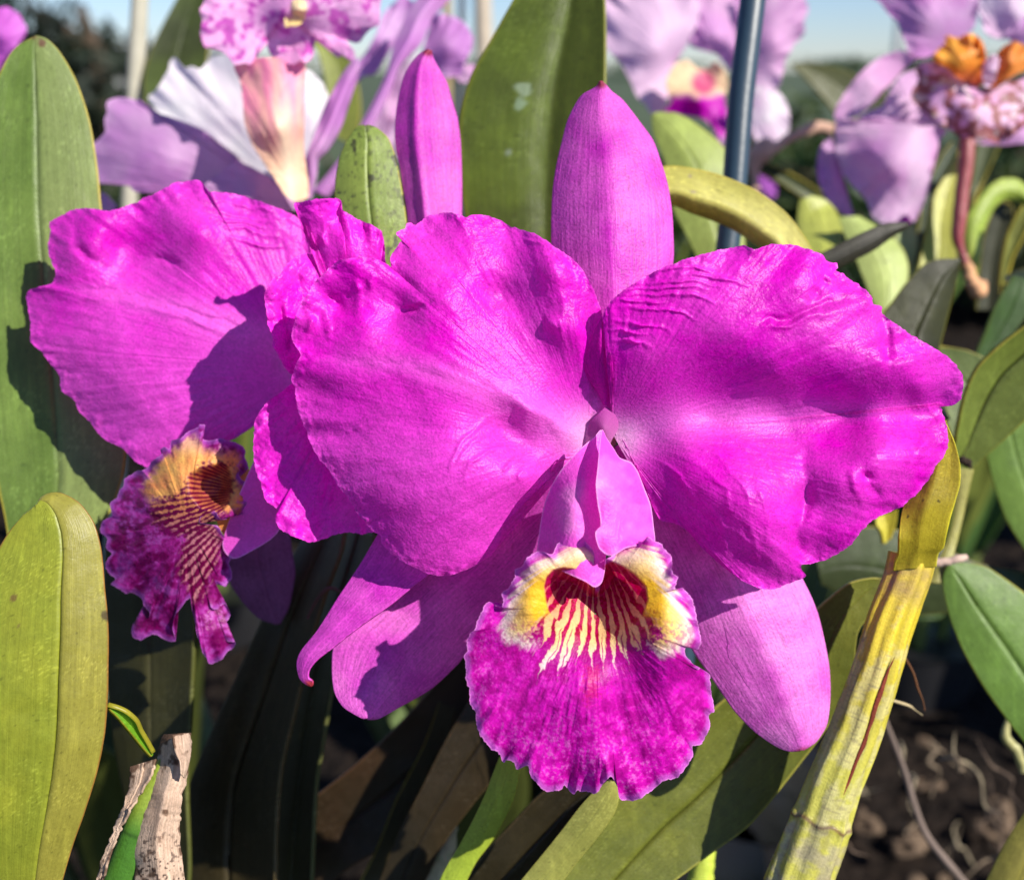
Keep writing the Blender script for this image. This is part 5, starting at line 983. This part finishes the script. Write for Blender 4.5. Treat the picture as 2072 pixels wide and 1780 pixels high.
# ---------------------------------------------------------------- trees and a white building beyond
def tree(label, x, y, h, cr, seed, col, nleaf=2600, trunk=.12, group=None, low=.25, conic=False):
    e = empty('tree', (x, y, 0), label, 'tree', group); r = np.random.RandomState(seed)
    tube_w('trunk', [(x, y, -.1), (x + .1, y, h * .4), (x, y + .1, h * .9)], [trunk, trunk * .7, trunk * .2], M_BARK, e, np.array([.07, .05, .035]), seg=12, n=20, noise=.2)
    for k in range(5):
        a = r.rand() * 6.28; z = h * (.3 + .11 * k)
        tube_w('limb', [(x, y, z), (x + cr * .4 * math.cos(a), y + cr * .4 * math.sin(a), z + h * .1), (x + cr * .8 * math.cos(a), y + cr * .8 * math.sin(a), z + h * .18)], [trunk * .4, trunk * .25, trunk * .06], M_BARK, e, np.array([.07, .05, .035]), seg=8, n=12)
    nc = 26; ct = r.randn(nc, 3); ct /= np.linalg.norm(ct, axis=1)[:, None]; ct *= r.rand(nc, 1) ** .5
    if conic: zz = r.rand(nc); ct = np.stack([ct[:, 0] * (1 - zz), ct[:, 1] * (1 - zz), zz * 2 - 1], 1)
    idx = r.randint(0, nc, nleaf); P = ct[idx] * [cr, cr, h * (1 - low) / 2] * .85 + r.randn(nleaf, 3) * [cr * .16, cr * .16, min(cr * .16, h * .05)]
    P += [x, y, h * (low + (1 - low) / 2)]
    a = r.randn(nleaf, 3); a /= np.linalg.norm(a, axis=1)[:, None]; b = np.cross(a, r.randn(nleaf, 3)); b /= np.linalg.norm(b, axis=1)[:, None]
    L = min(cr * .09, h * .06) * (.6 + r.rand(nleaf, 1)); Wd = L * .35
    V = np.stack([P - a * L, P + b * Wd, P + a * L, P - b * Wd], 1).reshape(-1, 3)
    shade = np.array(col)[None] * (.7 + .6 * r.rand(nc, 1))[idx] * (.85 + .3 * r.rand(nleaf, 1))
    mesh_obj('crown', V, np.arange(nleaf * 4).reshape(-1, 4), M_LEAFFAR, e, np.repeat(shade, 4, 0), np.zeros((nleaf * 4, 2)), smooth=False)
M_LEAFFAR = tissue('tree leaf', transl=.25, rough=.5, spec=.3, grain=.0, veins=.0, var=.05, tsat=(1.2, 1.4, .4))
tree('dark evergreen tree at the top left corner behind the tall leaf', -2.62, 5.6, 3.4, .42, 1, [.025, .04, .03], 3500, low=.05)
tree('dark ragged tree beside the pale grey post at the top left', -1.98, 5.3, .98, .42, 2, [.03, .04, .028], 2500, low=.05)
hz = [(-26, 55, 2.0, 6, 'low green tree on the horizon at the far left'), (6.5, 62, 1.3, 5, 'low green tree on the horizon behind the pink flower'), (17.5, 60, 1.4, 4, 'low tree on the horizon just left of the pale pole'), (21.5, 58, 1.9, 3.2, 'taller tree on the horizon just right of the pale pole'),
      (29, 60, 1.4, 6, 'bushy tree on the horizon behind the orange-cupped flower'), (-3.0, 60, 1.3, 6, 'low tree on the horizon behind the middle leaf'), (-13.0, 58, 1.4, 6, 'low tree on the horizon behind the white flower')]
for i, (x, y, h, c, lb) in enumerate(hz): tree(lb, x, y, h, c, 20 + i, [.05, .085, .04], 2200, group='trees on the horizon', low=.05)
tree('dark shrub beyond the bed between the flowers, centre', .35, 3.3, .36, .55, 40, [.035, .06, .03], 2500, trunk=.03, low=.05)
tree('dark shrub beyond the bed at the right', 1.6, 3.1, .36, .6, 41, [.035, .06, .03], 2500, trunk=.03, low=.05)
tree('dark shrub beyond the bed at the left', -1.2, 3.4, .36, .7, 42, [.03, .05, .025], 2500, trunk=.03, low=.05)
for i, (x, y, w) in enumerate([(.75, 2.4, 'below the orange-cupped flower'), (1.25, 2.7, 'near the right edge'), (.45, 2.5, 'behind the pink flower'), (-.45, 2.6, 'behind the spotted pink lip'), (-1.0, 2.5, 'left of the pale grey post'), (1.0, 4.2, 'below the pale horizon pole'), (1.9, 4.4, 'at the far right'), (2.2, 3.4, 'at the right edge of the lawn')]):
    tree('low dark bush on the lawn ' + w, x, y, .46 if y < 3 else .56, .30, 60 + i, [[.03, .055, .025], [.055, .075, .03], [.04, .06, .02]][i % 3], 1600, trunk=.02, low=.02, group='bushes on the lawn')
# pole on the horizon and the building
tag(tube_w('utility_pole', [(19.2, 58, -.1), (19.2, 58, 3), (19.2, 58, 5.0)], [.22, .22, .2], M_FAR, None, np.array([.45, .45, .46]), seg=14, n=12), 'pale blurred pole standing on the horizon between the pink and the orange-cupped flower', 'pole')
def box(name, x0, x1, y0, y1, z0, z1, c, parent, mat=None):
    V = np.array([(x, y, z) for x in (x0, x1) for y in (y0, y1) for z in (z0, z1)], float)
    F = [(0, 1, 3, 2), (4, 6, 7, 5), (0, 4, 5, 1), (2, 3, 7, 6), (0, 2, 6, 4), (1, 5, 7, 3)]
    o = mesh_obj(name, V, F, mat or M_FAR, parent, np.tile(c, (8, 1)), smooth=False)
    b = o.modifiers.new('bevel', 'BEVEL'); b.width = .02; b.segments = 2; return o
hb = empty('building', (-3.7, 11.5, 0), 'small white building far behind the dark tree at the top left', 'building')
box('wall', -4.25, -3.2, 10.9, 13, -.1, .80, [.72, .72, .70], hb)
rf = box('roof', -4.35, -3.1, 10.8, 13.2, .803, .86, [.62, .62, .62], hb)
w_ = box('window', -4.1, -3.9, 10.87, 10.94, .4, .7, [.05, .06, .08], hb); box('door', -3.6, -3.45, 10.87, 10.94, .0, .7, [.25, .2, .18], hb)
